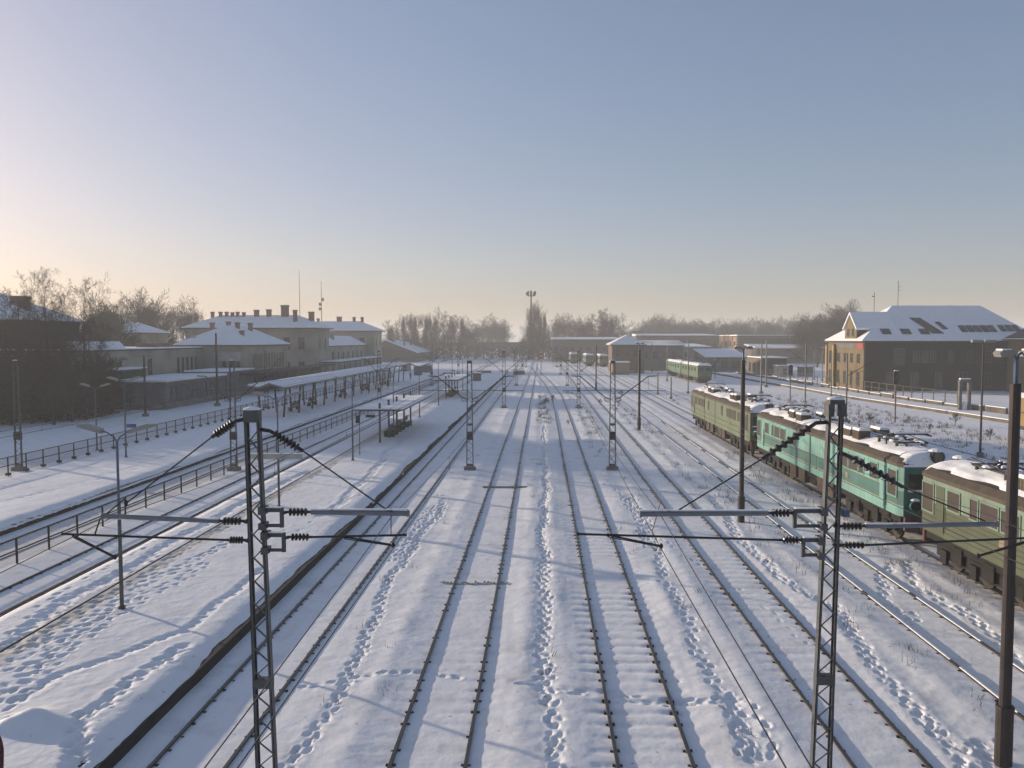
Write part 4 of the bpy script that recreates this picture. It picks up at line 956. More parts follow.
def signal(lab, px, py, top, lit=None):
    p = G(px, py); s = F/p.y; h = CH-(top-HY)/s; t = thing('railway_signal', lab, 'railway signal', p, group='railway signals')
    MB().tube([(0,0,-.1), (0,0,h-1.2)], .07, 8).build('pole', mat('signal_rust', (.12, .05, .035), .7, .2, 3), t)
    hd = MB().prism([(-.28, h-1.35), (.28, h-1.35), (.28, h-.15), (.15, h), (-.15, h), (-.28, h-.15)], 'y', -.1, .1).build('signal_head', BLACK, t)
    for k in range(3): MB().tube([(0, -.1, h-.35-k*.35), (0, -.3, h-.33-k*.35)], [.12, .13], 10).build('hood', BLACK, hd)
    MB().box(-.2, .2, -.12, .12, h+.003, h+.07).build('snow', SNOWR, hd)
    if lit: 
        e = bpy.data.materials.get('signal_red') or bpy.data.materials.new('signal_red'); e.use_nodes = True; b = e.node_tree.nodes['Principled BSDF']; b.inputs['Emission Color'].default_value = (1, .05, .03, 1); b.inputs['Emission Strength'].default_value = 2
        MB().tube([(0, -.11, h-.7), (0, -.32, h-.7)], .11, 10).build('lens', e, hd)
signal('black headed signal on a rusty post before the dark house wall', 895, 422.5, 371); signal('black headed signal between the two grey cabins', 790, 403, 365)
signal('black signal right of the far green locomotives', 715, 379, 360); signal('black signal against the far locomotive sides', 691, 378, 360)
signal('distant signal showing a red light near the middle', 541, 374.5, 353, True); signal('dark signal far down the line left of the red one', 514, 366, 349); signal('distant dark signal next to the tiny brown hut', 503, 366, 350)
# low dark objects on the line
for px, py, w_, h_, lab in [(484, 374.5, 3.6, .9, 'long low dark snow topped stack beyond the farther shelter'), (519, 374.5, 2.9, .9, 'low dark snow topped stack in the middle of the distant tracks'), (448, 376, 2.4, .8, 'low dark stack beside the far end of the island platform')]:
    p = G(px, py); t = thing('sleeper_stack', lab, 'stack of sleepers', p, group='low stacks by the line')
    for k in range(3): MB().box(-w_/2+k*.1, w_/2-k*.1, -1.3, 1.3, k*h_/3+.01, (k+1)*h_/3).build('timber', WOODK, t)
    MB().box(-w_/2+.2, w_/2-.2, -1.25, 1.25, h_+.003, h_+.12).build('snow', SNOWR, t)

# ------------------------------------------------------------------ locomotives
def weather(m, amount=.55, rust=(.09, .055, .03)):   # rust runs and grime streaks
    t = m.node_tree; b = t.nodes['Principled BSDF']; src = b.inputs['Base Color'].links[0].from_socket
    tc = t.nodes.new('ShaderNodeTexCoord'); mp = t.nodes.new('ShaderNodeMapping'); mp.inputs['Scale'].default_value = (3, 3, .35); t.links.new(tc.outputs['Object'], mp.inputs[0])
    n = t.nodes.new('ShaderNodeTexNoise'); n.inputs['Scale'].default_value = 2.2; n.inputs['Detail'].default_value = 8; n.inputs['Roughness'].default_value = .7; t.links.new(mp.outputs[0], n.inputs['Vector'])
    r = t.nodes.new('ShaderNodeValToRGB'); r.color_ramp.elements[0].position = .50; r.color_ramp.elements[1].position = .70
    r.color_ramp.elements[0].color = (0, 0, 0, 1); r.color_ramp.elements[1].color = (amount, amount, amount, 1); t.links.new(n.outputs[0], r.inputs[0])
    mx = t.nodes.new('ShaderNodeMix'); mx.data_type = 'RGBA'; t.links.new(r.outputs[0], mx.inputs[0]); t.links.new(src, mx.inputs[6]); mx.inputs[7].default_value = (*rust, 1)
    t.links.new(mx.outputs[2], b.inputs['Base Color'])
def loco_mats(kind):
    if kind == 'turq': return (mat('turquoise_light', (.16, .34, .29), .5, .12, .8, stretch=(1, 1, .3)), mat('teal_band', (.045, .145, .125), .5, .15, .8), mat('turquoise_light', ()))
    if kind == 'pale': return (mat('pale_green', (.10, .135, .075), .6, .16, .9, stretch=(1, 1, .3)),)*3
    return (mat('cream_green', (.15, .22, .165), .55, .14, .8), mat('olive_green', (.06, .08, .04), .6, .2, .7, stretch=(1, 1, .25)), MATS['olive_green'])
CORN = mat('roof_edge_brown', (.055, .043, .03), .7, .25, 2)
UND = mat('undercarriage', (.009, .008, .007), .85, .35, 3); BOXB = mat('battery_box_brown', (.05, .03, .018), .75, .25, 2)
ORNG = mat('orange_line', (.16, .09, .05), .6, .1, 2); SHUT = mat('brown_shutter', (.03, .017, .012), .6, .2, 3)
DTEAL = mat('dark_teal_front', (.03, .13, .11), .45, .15, 2)
def loco(lab, kind, L=21.8, detail=True):
    t = thing('electric_locomotive', lab, 'locomotive', group='electric locomotives parked on the right')
    a, b_, c_ = loco_mats(kind); w_ = 1.48
    # origin: centre of near end (towards -y is y=0), body along +y
    outline = lambda ww: [(-ww+.14, .0), (ww-.14, .0), (ww, .3), (ww, L-.3), (ww-.14, L), (-ww+.14, L), (-ww, L-.3), (-ww, .3)]
    bd = thing_part('body', t)
    if kind == 'turq': zs = [(1.28, 1.72, a), (1.72, 2.30, b_), (2.30, 3.28, a)]
    elif kind == 'olive': zs = [(1.28, 2.42, b_), (2.42, 3.28, a)]
    else: zs = [(1.28, 3.28, a)]
    mb = MB(); mats_ = []
    for i, (z0, z1, m_) in enumerate(zs):
        mats_.append(m_); mb.mat(i).prism(outline(w_-.001*0), 'z', z0+.0005*i, z1)
    mb.build('body', mats_, t)
    cor = MB(); ol = outline(w_+.03)
    cor.prism(ol, 'z', 3.283, 3.42)
    ins = [(x*.955, y if .2 < y < L-.2 else y) for x, y in ol]
    vs = [(x, y, 3.42) for x, y in ol]+[(x*.86, .25+(y)*(L-.5)/L, 3.62) for x, y in ol]; n = len(ol)
    cor.add(vs, [(i, (i+1) % n, n+(i+1) % n, n+i) for i in range(n)]+[tuple(range(n, 2*n))]); cor.build('roof_edge', CORN, t)
    # snow-covered roof
    xs = np.linspace(-1, 1, 15); ys = np.linspace(0, L, 110); X, Y = np.meshgrid(xs, ys)
    endf = np.exp(-Y/.8)+np.exp(-(L-Y)/.8); ww = 1.32+.06*endf
    cover = .74+.26*np.clip(vnoise(Y*0+3, Y, 1.6, 50+int(L))*3+.6, 0, 1); cover = np.maximum(cover, np.clip(endf*3, 0, 1))
    Z_ = 3.60+.34*(1-X**2)+.06*vnoise(X*3, Y, .6, 51)+.05*vnoise(X*3, Y, 2, 52)
    Z_ -= .06*endf; Z_[:, 0] = Z_[:, -1] = 3.46; Z_[0] = Z_[-1] = 3.31; Yy = -.05+Y*(L+.10)/L
    mesh_grid2('roof_snow', X*ww*cover, Yy, Z_, SNOWR, t)
    # windows: fractions along the side from far end (0) to near end (1), narrow/wide
    def sidewin(y0, y1, z0, z1, m_=SHUT, nm='window', fr=True):
        for sgn in (-1, 1):
            mb = MB(); x0 = sgn*w_
            lo, hi = (x0-.03, x0+.0) if sgn < 0 else (x0, x0+.03)
            e = .06
            mb.box(lo, hi, y0-e, y0, z0-e, z1+e).box(lo, hi, y1, y1+e, z0-e, z1+e).box(lo, hi, y0, y1, z1, z1+e).box(lo, hi, y0, y1, z0-e, z0)
            fo = mb.build(nm, a if fr else BLACK, t)
            g = MB(); g.box(x0-.012 if sgn < 0 else x0-.01, x0+.01 if sgn < 0 else x0+.012, y0, y1, z0, z1); g.build('pane', m_, fo)
    h2 = L/2
    for s0 in (0, 1):     # mirrored halves, y measured from the end
        f = (lambda v: v) if s0 == 0 else (lambda v: L-v)
        def sw(u0, u1, z0, z1, **k):
            q0, q1 = sorted((f(u0), f(u1))); sidewin(q0, q1, z0, z1, **k)
        sw(.35, 1.15, 2.05, 3.08, nm='cab_window'); sw(2.2, 3.0, 2.42, 3.08)
        sw(3.7, 4.15, 2.42, 3.08); sw(4.35, 5.35, 2.42, 3.08); sw(5.55, 6.5, 2.42, 3.08); sw(8.0, 8.4, 2.35, 3.1)
        for sgn in (-1, 1):  # cab door, handrail and grille
            q0, q1 = sorted((f(1.35), f(1.95))); x0 = sgn*w_
            d = MB().box(min(x0, x0+sgn*.015), max(x0, x0+sgn*.015), q0, q1, 1.4, 3.12).build('door', b_ if kind != 'turq' else a, t)
            MB().tube([(x0+sgn*.05, q0-.05, 1.5), (x0+sgn*.05, q0-.05, 2.6)], .018, 6).build('handrail', STEEL, d)
    MB().box(-w_-.02, w_+.02, h2-.09, h2+.09, 1.27, 3.285).build('centre_seam', mat('seam_dark', (.05, .07, .06), .7), t)
    if kind == 'turq':
        for sgn in (-1, 1):
            MB().box(min(sgn*w_, sgn*(w_+.008)), max(sgn*w_, sgn*(w_+.008)), .3, h2-.1, 1.72, 1.76).box(min(sgn*w_, sgn*(w_+.008)), max(sgn*w_, sgn*(w_+.008)), h2+.1, L-.3, 1.72, 1.76).build('stripe', ORNG, t)
            MB().box(min(sgn*w_, sgn*(w_+.008)), max(sgn*w_, sgn*(w_+.008)), .3, h2-.1, 2.29, 2.32).box(min(sgn*w_, sgn*(w_+.008)), max(sgn*w_, sgn*(w_+.008)), h2+.1, L-.3, 2.29, 2.32).build('stripe', ORNG, t)
    if kind == 'olive':
        for k in range(5):
            for sgn in (-1, 1): MB().box(min(sgn*w_, sgn*(w_+.02)), max(sgn*w_, sgn*(w_+.02)), .3, L-.3, 1.5+k*.18, 1.515+k*.18).build('rib', CORN, t)
    for sgn in (-1, 1):   # number plates
        for f in (.26, .74): MB().box(min(sgn*w_, sgn*(w_+.02)), max(sgn*w_, sgn*(w_+.02)), L*f-.16, L*f+.16, 1.9, 2.15).build('plate', mat('brass_plate', (.25, .19, .12), .5, .1, 4), t)
    # ends: windscreens, lamps, buffers
    for e_ in (0, 1):
        y = 0 if e_ == 0 else L; s_ = -1 if e_ == 0 else 1
        def bx(x0, x1, z0, z1, d0, d1): return MB().box(x0, x1, min(y+s_*d0, y+s_*d1), max(y+s_*d0, y+s_*d1), z0, z1)
        bx(-w_+.16, w_-.16, 1.29, 3.27, -.01, .02).build('end_panel', DTEAL if kind == 'turq' else b_, t)
        for x in (-.68, .68): 
            wd = bx(x-.48, x+.48, 2.38, 3.02, .02, .045).build('windscreen', GLASS, t); bx(x-.5, x+.5, 2.3, 2.38, .02, .09).build('sill', SNOWR, wd)
        hl = MB().tube([(0, y-s_*.35, 3.72), (0, y+s_*.06, 3.72)], .27, 16).build('headlamp', STEEL, t); MB().tube([(0, y+s_*.061, 3.72), (0, y+s_*.075, 3.72)], .20, 16).build('lens', GLASS, hl); MB().ball((0, y-s_*.15, 3.93), .3, .28, .12, 10, 6, 0).build('snow', SNOWR, hl)
        for x in (-.95, .95):
            hl = MB().tube([(x, y+s_*.02, 1.75), (x, y+s_*.30, 1.75)], [.2, .24], 14).build('headlamp', DTEAL if kind == 'turq' else b_, t); MB().tube([(x, y+s_*.301, 1.75), (x, y+s_*.31, 1.75)], .2, 14).build('lens', GLASS, hl)
            MB().ball((x, y+s_*.18, 1.97), .2, .16, .09, 8, 5, 0).build('snow', SNOWR, hl)
            bf = MB().tube([(x*.92, y, 1.02), (x*.92, y+s_*.55, 1.02)], .09, 10).build('buffer', UND, t); MB().tube([(x*.92, y+s_*.55, 1.02), (x*.92, y+s_*.6, 1.02)], .24, 14).build('buffer_head', STEEL, bf)
        bx(-w_+.2, w_-.2, .72, 1.27, -.1, .06).build('buffer_beam', mat('faded_red', (.10, .03, .022), .7, .2, 3), t)
    # underframe
    MB().box(-1.3, 1.3, .3, L-.3, .95, 1.275).build('underframe', UND, t)
    for k, yc in enumerate((L*.17, L*.83)):
        bg_ = MB().box(-1.22, -1.05, yc-2.7, yc+2.7, .45, .9).box(1.05, 1.22, yc-2.7, yc+2.7, .45, .9).box(-1.05, 1.05, yc-.3, yc+.3, .4, .9)
        for q in (-2.0, 0, 2.0): bg_.box(-1.34, -1.23, yc+q-.22, yc+q+.22, .3, .78).box(1.23, 1.34, yc+q-.22, yc+q+.22, .3, .78); 
        for q in (-1, 1): bg_.box(-1.36, -1.25, yc+q*1.0-.3, yc+q*1.0+.3, .55, 1.1).box(1.25, 1.36, yc+q*1.0-.3, yc+q*1.0+.3, .55, 1.1)
        bo = bg_.build('bogie', UND, t)
        for q in (-2.0, 0, 2.0):
            wl = MB().tube([(-.82, yc+q, .58), (-.70, yc+q, .58)], .56, 20).tube([(.70, yc+q, .58), (.82, yc+q, .58)], .56, 20).tube([(-.7, yc+q, .58), (.7, yc+q, .58)], .08, 8); wl.build('wheelset', RAIL, bo)
    for yc in (L*.37, L*.43, L*.57, L*.64):
        MB().box(-1.42, 1.42, yc-.55, yc+.55, .52, 1.27).build('equipment_box', BOXB, t)
    for yc in (L*.5,): MB().tube([(-1.1, yc-.5, .75), (-1.1, yc+.5, .75)], .22, 12).tube([(1.1, yc-.5, .75), (1.1, yc+.5, .75)], .22, 12).build('air_tank', UND, t)
    if not detail: return t
    # roof gear: pantographs, resistor boxes, rails
    def panto(yc, d):
        p = MB(); z = 4.0
        for x in (-.6, .6):
            p.tube([(x, yc-1.2, z), (x, yc+1.2, z)], .035, 6)
            p.tube([(x, yc-1.1, z+.05), (x*.9, yc+1.4, z+.22), (x*1.1, yc-.9, z+.33)], .025, 6)
            for q in (-.9, .9): p.tube([(x, yc+q, z-.25), (x, yc+q, z)], .07, 8)
        for q in (-1.15, 0, 1.15): p.tube([(-.65, yc+q, z+.03), (.65, yc+q, z+.03)], .03, 6)
        p.tube([(-.9, yc-.9, z+.26), (-.7, yc-.9, z+.36), (.7, yc-.9, z+.36), (.9, yc-.9, z+.26)], .035, 6)
        p.tube([(-.9, yc-.65, z+.26), (-.7, yc-.65, z+.36), (.7, yc-.65, z+.36), (.9, yc-.65, z+.26)], .035, 6)
        po = p.build('pantograph', mat('panto_dark', (.025, .023, .024), .5, .3, 4), t)
        s = MB()
        for q in (-.9, -.65): s.tube([(-.7, yc+q, z+.405), (.7, yc+q, z+.405)], .03, 6)
        for _ in range(9): s.ball((random.uniform(-.6, .6), yc+random.uniform(-1.1, 1.1), z+.02), random.uniform(.08, .22), random.uniform(.1, .3), .07, 7, 5)
        s.build('snow', SNOWR, po)
    panto(3.3, 1); panto(L-3.3, -1)
    for yc, xx, sx, sy, sz in [(5.9, -.75, .55, .8, .42), (7.1, -.7, .6, 1.0, .36), (7.0, .6, .5, 1.1, .36), (9.2, -.2, .5, .7, .25), (L-5.9, -.7, .55, .9, .4), (L-7.3, -.7, .6, 1.0, .36), (L-7.0, .6, .6, 1.0, .36), (L-9.0, .3, .4, .6, .3)]:
        z = 3.72; bx_ = MB().box(xx-sx/2, xx+sx/2, yc-sy/2, yc+sy/2, z, z+sz)
        for k in range(6): bx_.box(xx-sx/2-.015, xx+sx/2+.015, yc-sy/2+.05+k*sy/6, yc-sy/2+.09+k*sy/6, z+.03, z+sz-.04)
        o = bx_.build('roof_box', mat('roof_box_brown', (.085, .062, .042), .7, .3, 4), t)
        MB().prism([(xx-sx/2, z+sz+.003), (xx+sx/2, z+sz+.003), (xx+sx/2-.06, z+sz+.1), (xx-sx/2+.05, z+sz+.11)], 'y', yc-sy/2, yc+sy/2).build('snow', SNOWR, o)
    g = MB()
    for x in (-.35, .3): g.tube([(x, 1.5, 3.97), (x, 5, 4.02), (x*1.4, L-5, 4.02), (x, L-1.5, 3.97)], .02, 5)
    for k in range(10): y = 2+k*(L-4)/9; g.tube([(-.35, y, 3.8), (-.35, y, 4.0)], .05, 6); g.tube([(.3, y, 3.8), (.3, y, 4.0)], .05, 6)
    for k in range(14):
        y = random.uniform(1.8, L-1.8); x = random.uniform(-.8, .8); g.tube([(x, y, 3.75), (x+random.uniform(-.3, .3), y+random.uniform(-.4, .4), 4.05)], .04, 6)
    g.build('roof_pipes', MATS['panto_dark'], t)
    return t
def thing_part(n, t): return None
_n = loco_mats('turq'); loco_mats('pale'); loco_mats('olive') if 'olive_green' in MATS else None
mat('olive_green', (.06, .08, .04), .6, .2, .7, stretch=(1, 1, .25)); mat('cream_green', (.15, .22, .165), .55, .14, .8)
for k_ in ('turquoise_light', 'teal_band', 'pale_green', 'olive_green', 'cream_green'): weather(MATS[k_])
weather(CORN, .6, (.12, .07, .04))
l1 = loco('pale green electric locomotive, farthest of the three parked nearest the camera', 'pale', 21.6); l1.location = (16.0, 56.0, .02)
l2 = loco('turquoise electric locomotive with teal band, middle of the three nearest', 'turq', 21.8); l2.location = (16.0, 32.1, .02)
l3 = loco('olive green and cream electric locomotive cut off at the right edge', 'olive', 21.6); l3.location = (16.0, 8.9, .02)
mat('bright_green', (.045, .10, .032), .6, .15, 1)
def simple_loco(lab, x, y, m_, m2, L=17.5):
    t = thing('electric_locomotive', lab, 'locomotive', (x, y, 0), group='distant locomotives')
    w_ = 1.45
    MB().prism([(-w_+.14, 0), (w_-.14, 0), (w_, .3), (w_, L-.3), (w_-.14, L), (-w_+.14, L), (-w_, L-.3), (-w_, .3)], 'z', 1.2, 3.4).build('body', m_, t)
    MB().box(-w_+.18, w_-.18, -.03, -.002, 1.25, 3.3).build('end_panel', m2, t)
    for xx in (-.65, .65):
        MB().box(xx-.45, xx+.45, -.06, -.031, 2.4, 3.0).build('windscreen', GLASS, t); MB().tube([(xx*1.3, -.03, 1.7), (xx*1.3, -.2, 1.7)], .18, 10).build('headlamp', LAMP, t)
    MB().prism([(-w_, 3.403), (w_, 3.403), (.9, 3.8), (-.9, 3.8)], 'y', .05, L-.05).build('roof', SNOWR, t)
    for k in range(5):
        MB().box(-w_-.02, -w_-.002, 1.5+k*3.2, 2.7+k*3.2, 2.3, 3.0).build('window', GLASS, t)
    for yy in (3.2, L-3.2):
        bo = MB().box(-1.2, 1.2, yy-2, yy+2, .4, .95).build('bogie', UND, t)
        for q in (-1.3, 1.3): MB().tube([(-.85, yy+q, .55), (.85, yy+q, .55)], .52, 14).build('wheelset', RAIL, bo)
    MB().box(-1.2, 1.2, .1, L-.1, .951, 1.198).build('underframe', UND, t)
    MB().box(-1.25, 1.25, -.08, .02, .7, 1.19).build('buffer_beam', MATS['faded_red'], t)
    for yy in (3, L-3): MB().tube([(-.6, yy, 3.85), (.6, yy, 3.85)], .05, 6).tube([(-.5, yy-.8, 4.05), (.5, yy-.8, 4.05)], .05, 6).tube([(0, yy, 3.8), (0, yy-.8, 4.05)], .04, 6).build('pantograph', BLACK, t)
dg = mat('dark_green_paint', (.05, .12, .07), .6, .2, 1)
simple_loco('bright green locomotive, nearer one of the distant pair on the far track', 31.0, 152, MATS['bright_green'], dg)
simple_loco('dark green locomotive standing behind the bright green distant one', 31.0, 171, dg, dg, 19)
simple_loco('hazy dark teal engine nearest the signal house, rightmost of three', 18.9, 243, mat('blue_green_dark', (.05, .09, .09), .6, .2, 1), dg)
simple_loco('hazy dark teal engine in the middle of the three in haze', 15.2, 252, MATS['blue_green_dark'], dg)
simple_loco('hazy dark teal engine farthest left of the three in haze', 11.2, 275, MATS['blue_green_dark'], dg)

# ------------------------------------------------------------------ people
def person(lab, loc, rz, coat, trous, h=1.72, hair=(.05,.035,.03)):
    t = thing('person', lab, 'person', loc, rz)
    # skinned body
    J = {'p': (0,0,.93), 'w': (0,0,1.1), 'c': (0,0,1.32), 'n': (0,0,1.47), 'hd': (0,-.02,1.56), 'hd2': (0,-.03,1.66),
         'lh': (.1,0,.86), 'lk': (.11,-.05,.48), 'la': (.11,.02,.08), 'lt': (.12,-.14,.04), 'rh': (-.1,0,.86), 'rk': (-.11,.03,.48), 'ra': (-.11,.1,.08), 'rt': (-.12,-.06,.04),
         'ls': (.19,0,1.38), 'le': (.24,.03,1.1), 'lw': (.24,-.08,.86), 'lf': (.235,-.11,.76), 'rs': (-.19,0,1.38), 're': (-.24,.04,1.1), 'rw': (-.24,-.04,.86), 'rf': (-.235,-.07,.76)}
    rad = {'p': .155, 'w': .15, 'c': .165, 'n': .055, 'hd': .085, 'hd2': .085, 'lh': .09, 'lk': .062, 'la': .05, 'lt': .04, 'rh': .09, 'rk': .062, 'ra': .05, 'rt': .04, 'ls': .075, 'le': .055, 'lw': .04, 'lf': .035, 'rs': .075, 're': .055, 'rw': .04, 'rf': .035}
    E = [('p','w'),('w','c'),('c','n'),('n','hd'),('hd','hd2'),('p','lh'),('lh','lk'),('lk','la'),('la','lt'),('p','rh'),('rh','rk'),('rk','ra'),('ra','rt'),('c','ls'),('ls','le'),('le','lw'),('lw','lf'),('c','rs'),('rs','re'),('re','rw'),('rw','rf')]
    ks = list(J); me = bpy.data.meshes.new('body'); me.from_pydata([tuple(v*h/1.74 for v in J[k]) for k in ks], [(ks.index(a), ks.index(b)) for a, b in E], [])
    o = bpy.data.objects.new('body', me); COL.objects.link(o); o.parent = t
    sk = o.modifiers.new('skin', 'SKIN'); 
    for i, k in enumerate(ks): me.skin_vertices[0].data[i].radius = (rad[k], rad[k]*(.75 if k in ('p','w','c') else 1))
    me.skin_vertices[0].data[0].use_root = True
    sb = o.modifiers.new('sub', 'SUBSURF'); sb.levels = 2; sb.render_levels = 2
    dg_ = bpy.context.evaluated_depsgraph_get(); ev = bpy.data.meshes.new_from_object(o.evaluated_get(dg_)); o.modifiers.clear(); o.data = ev
    ev.materials.clear(); skin = mat('skin', (.45, .27, .2), .6, .05, 3)
    for m_ in (skin, coat, trous, BLACK): ev.materials.append(m_)
    s = h/1.74
    for p_ in ev.polygons:
        z = p_.center.z/s; x = abs(p_.center.x)/s; p_.use_smooth = True
        p_.material_index = 0 if (z > 1.475 or (x > .2 and z < .83)) else (3 if z < .13 else (2 if z < .8 else 1))
    hr = MB().ball((0, .012, 1.665*s), .098*s, .105*s, .10*s, 12, 8, -.1); hr.build('hat', mat('wool_hat', (.03, .022, .022), .95, .1, 5), t, True)
    fc = MB().ball((0, -.125*s, 1.60*s), .014, .022, .02, 6, 5)
    for x in (-.033, .033): fc.ball((x*s, -.108*s, 1.625*s), .012, .008, .007, 6, 4)
    fc.build('nose', skin, t)
    return t
person('person standing at the far end of the left platform in dark clothes', G(410.5, 380, PH), 1.2, mat('coat_dark', (.03,.03,.035), .9), mat('trousers_dark', (.02,.022,.03), .9))
person('person in dark burgundy jacket at the lower left picture edge', (-9.43, 13.15, PH-.02), .6, mat('coat_burgundy', (.07,.012,.02), .85), mat('trousers_dark', ()), 1.70)
person('dark dressed person waiting under the middle of the long canopy', (-25.4, 117, PH), -1.0, MATS['coat_dark'], MATS['trousers_dark'])
person('second dark dressed person farther along under the long canopy', (-25.2, 131, PH), .5, MATS['coat_dark'], MATS['trousers_dark'])

# ------------------------------------------------------------------ trees
def grow(kind, H, seed, thick=1.0, levels=5):
    rd = random.Random(seed); tr = MB(); cr = MB(); cnt = [0]
    def twig(p, d, L, r):
        # thin sliver triangle-pair
        n_ = d.cross(Vector((rd.uniform(-1,1), rd.uniform(-1,1), rd.uniform(-1,1)))); 
        if n_.length < 1e-3: return
        n_.normalize(); e = p+d*L; m_ = p+d*L*.5+Vector((rd.uniform(-1,1), rd.uniform(-1,1), rd.uniform(-.3,.8)))*L*.07
        cr.add([p-n_*r, p+n_*r, m_+n_*r*.8, e, m_-n_*r*.8], [(0,1,2,4),(4,2,3)])
    def br(p, d, L, r, lev):
        n = 4 if lev < 2 else 2; pts = [p]; rs = [r]; q = p.copy(); dd = d.copy()
        for k in range(n):
            up = .10 if kind != 'poplar' else .25
            if lev == 0: up = .3
            dd = (dd+Vector((rd.uniform(-1,1), rd.uniform(-1,1), rd.uniform(-.4,.8)))*(.16 if lev else .07)+Vector((0,0,up))).normalized()
            q = q+dd*(L/n); pts.append(q.copy()); rs.append(max(r*(1-.9*((k+1)/n)**.8), .006))
        (tr if lev == 0 else cr).tube(pts, rs, 7 if lev == 0 else (5 if lev == 1 else 3), False); cnt[0] += 1
        if lev >= levels: return
        nch = {0: rd.randint(11, 14), 1: rd.randint(7, 9), 2: rd.randint(5, 6), 3: rd.randint(4, 6), 4: 5}[lev] if kind != 'poplar' else {0: 26, 1: 5, 2: 5, 3: 4, 4: 3}[lev]
        for c in range(nch):
            f = (.28 if kind != 'poplar' else .10)+(.72 if kind != 'poplar' else .88)*(c+rd.random()*.8)/nch
            f = min(f, .99); idx = f*n; i = int(idx); a = idx-i
            bp = pts[i].lerp(pts[min(i+1, n)], a); br_ = max(rs[i]*(1-a)+rs[min(i+1, n)]*a, .006)
            ang = rd.uniform(.5, 1.0) if kind != 'poplar' else rd.uniform(.2, .5)
            az = rd.uniform(0, 2*math.pi) if lev else c*2.4+rd.uniform(-.4, .4)
            ax = dd if lev else Vector((0,0,1)); s1 = ax.orthogonal().normalized(); s2 = ax.cross(s1)
            nd = (ax*math.cos(ang)+(s1*math.cos(az)+s2*math.sin(az))*math.sin(ang)).normalized()
            if lev == 0 and kind == 'wide': sh = 1.0-.55*abs(f-.45)*1.3
            elif lev == 0: sh = 1.05-f*.65
            else: sh = 1.0-.35*f
            nl = L*({'wide': .46, 'tall': .36, 'poplar': .22}[kind] if lev == 0 else .52)*sh*rd.uniform(.75, 1.15)
            if lev+1 >= levels: twig(bp, nd, nl*1.5, .010*thick)
            else: br(bp, nd, nl, br_*.6, lev+1)
    br(Vector((0,0,-.2)), Vector((0,0,1)), H*.97, H*.014*math.sqrt(thick)+.03, 0)
    return tr, cr
def cloud(cr, H, n, rx, z0, z1, wd, ln, seed, pw=.8):
    rd = random.Random(seed)
    lobes = [(rd.uniform(-.45, .45)*rx, rd.uniform(-.45, .45)*rx, z0+(z1-z0)*rd.uniform(.15, .85), rd.uniform(.28, .5)) for _ in range(11)]
    for _ in range(n):
        lx, ly, lz, lr = rd.choice(lobes); a = rd.uniform(0, 6.283); u = rd.uniform(-1, 1); r = rd.random()**pw; q = math.sqrt(1-u*u)
        R_ = lr*rx*1.25; c = Vector((lx+R_*r*q*math.cos(a), ly+R_*r*q*math.sin(a), min(z1, lz+lr*(z1-z0)*.62*r*u)))
        if c.z < z0*.8: continue
        d = (Vector((c.x, c.y, (c.z-z0*.7)*.9)).normalized()+Vector((rd.gauss(0, .5), rd.gauss(0, .5), rd.gauss(0, .4)))).normalized()*ln*rd.uniform(.5, 1.4)
        o_ = d.cross(Vector((rd.uniform(-1, 1), rd.uniform(-1, 1), rd.uniform(-1, 1)))).normalized()*wd
        cr.add([c-o_, c+o_, c+d], [(0, 1, 2)])
def make_tree(kind, H, seed, lab, thick=1.0, levels=4, name='bare_tree', grp=None, cl=None):
    t = thing(name, lab, 'tree', group=grp); tr, cr = grow(kind, H, seed, thick, levels)
    if cl: cloud(cr, H, cl[0], cl[1], cl[2]*H, H*.98, cl[3], cl[4], seed)
    tr.build('trunk', BARK, t); cr.build('crown', TWIG, t); return t
def near_tree(kind, H, seed, px, py, lab, **k):
    t = make_tree(kind, H, seed, lab, **k); p = G(px, py) if isinstance(py, (int, float)) else Vector(py); t.location = (p.x, p.y, 0); return t
# tall trees at left, from the ground at depth Y
def X_at(px, Y): return (px-VX)/F*Y
LT = [(20, 88, 15.2, 'tall'), (47, 86, 15.6, 'wide'), (85, 84, 14.7, 'wide'), (3, 84, 13.5, 'wide'), (33, 92, 13.6, 'wide'), (62, 90, 12.0, 'wide'), (10, 78, 9, 'wide'), (30, 80, 8.5, 'wide'), (52, 79, 8, 'wide'), (70, 82, 8.5, 'wide'), (100, 87, 8.2, 'wide'), (108, 90, 7, 'wide')]
LL = ['tall bare tree over the left end of the dark house roof', 'tallest bare tree in front of the dark house chimney', 'lone tall bare tree whose trunk stands right of the dark house', 'bare tree cut by the left picture edge', 'bare tree standing between the two tallest left trees', 'mid height bare tree just left of the lone tall one',
      'low bushy bare tree nearest the left edge', 'low bushy bare tree left of the dark trunk', 'low bushy bare tree below the dark house wall', 'low bare tree before the dark flat roofed building', 'bushy bare tree beside the dark lean-to', 'small bare tree left of the grey hut']
for i, ((px, Y_, H, k), lab) in enumerate(zip(LT, LL)):
    H *= .88
    if i < 7 or i == 10: t = make_tree(k, H, 100+i, lab, 1.05 if i < 6 else 1.3, 4, grp='bare trees at the left', cl=(2600 if i != 2 else 500, H*.24, .30 if i < 6 else .1, .011, .55)); src = t
    else: t = dup(src, (0,0,0), i*1.3, lab); t.scale = (1, 1, H/8)
    t.location = (X_at(px, Y_), Y_, 0)
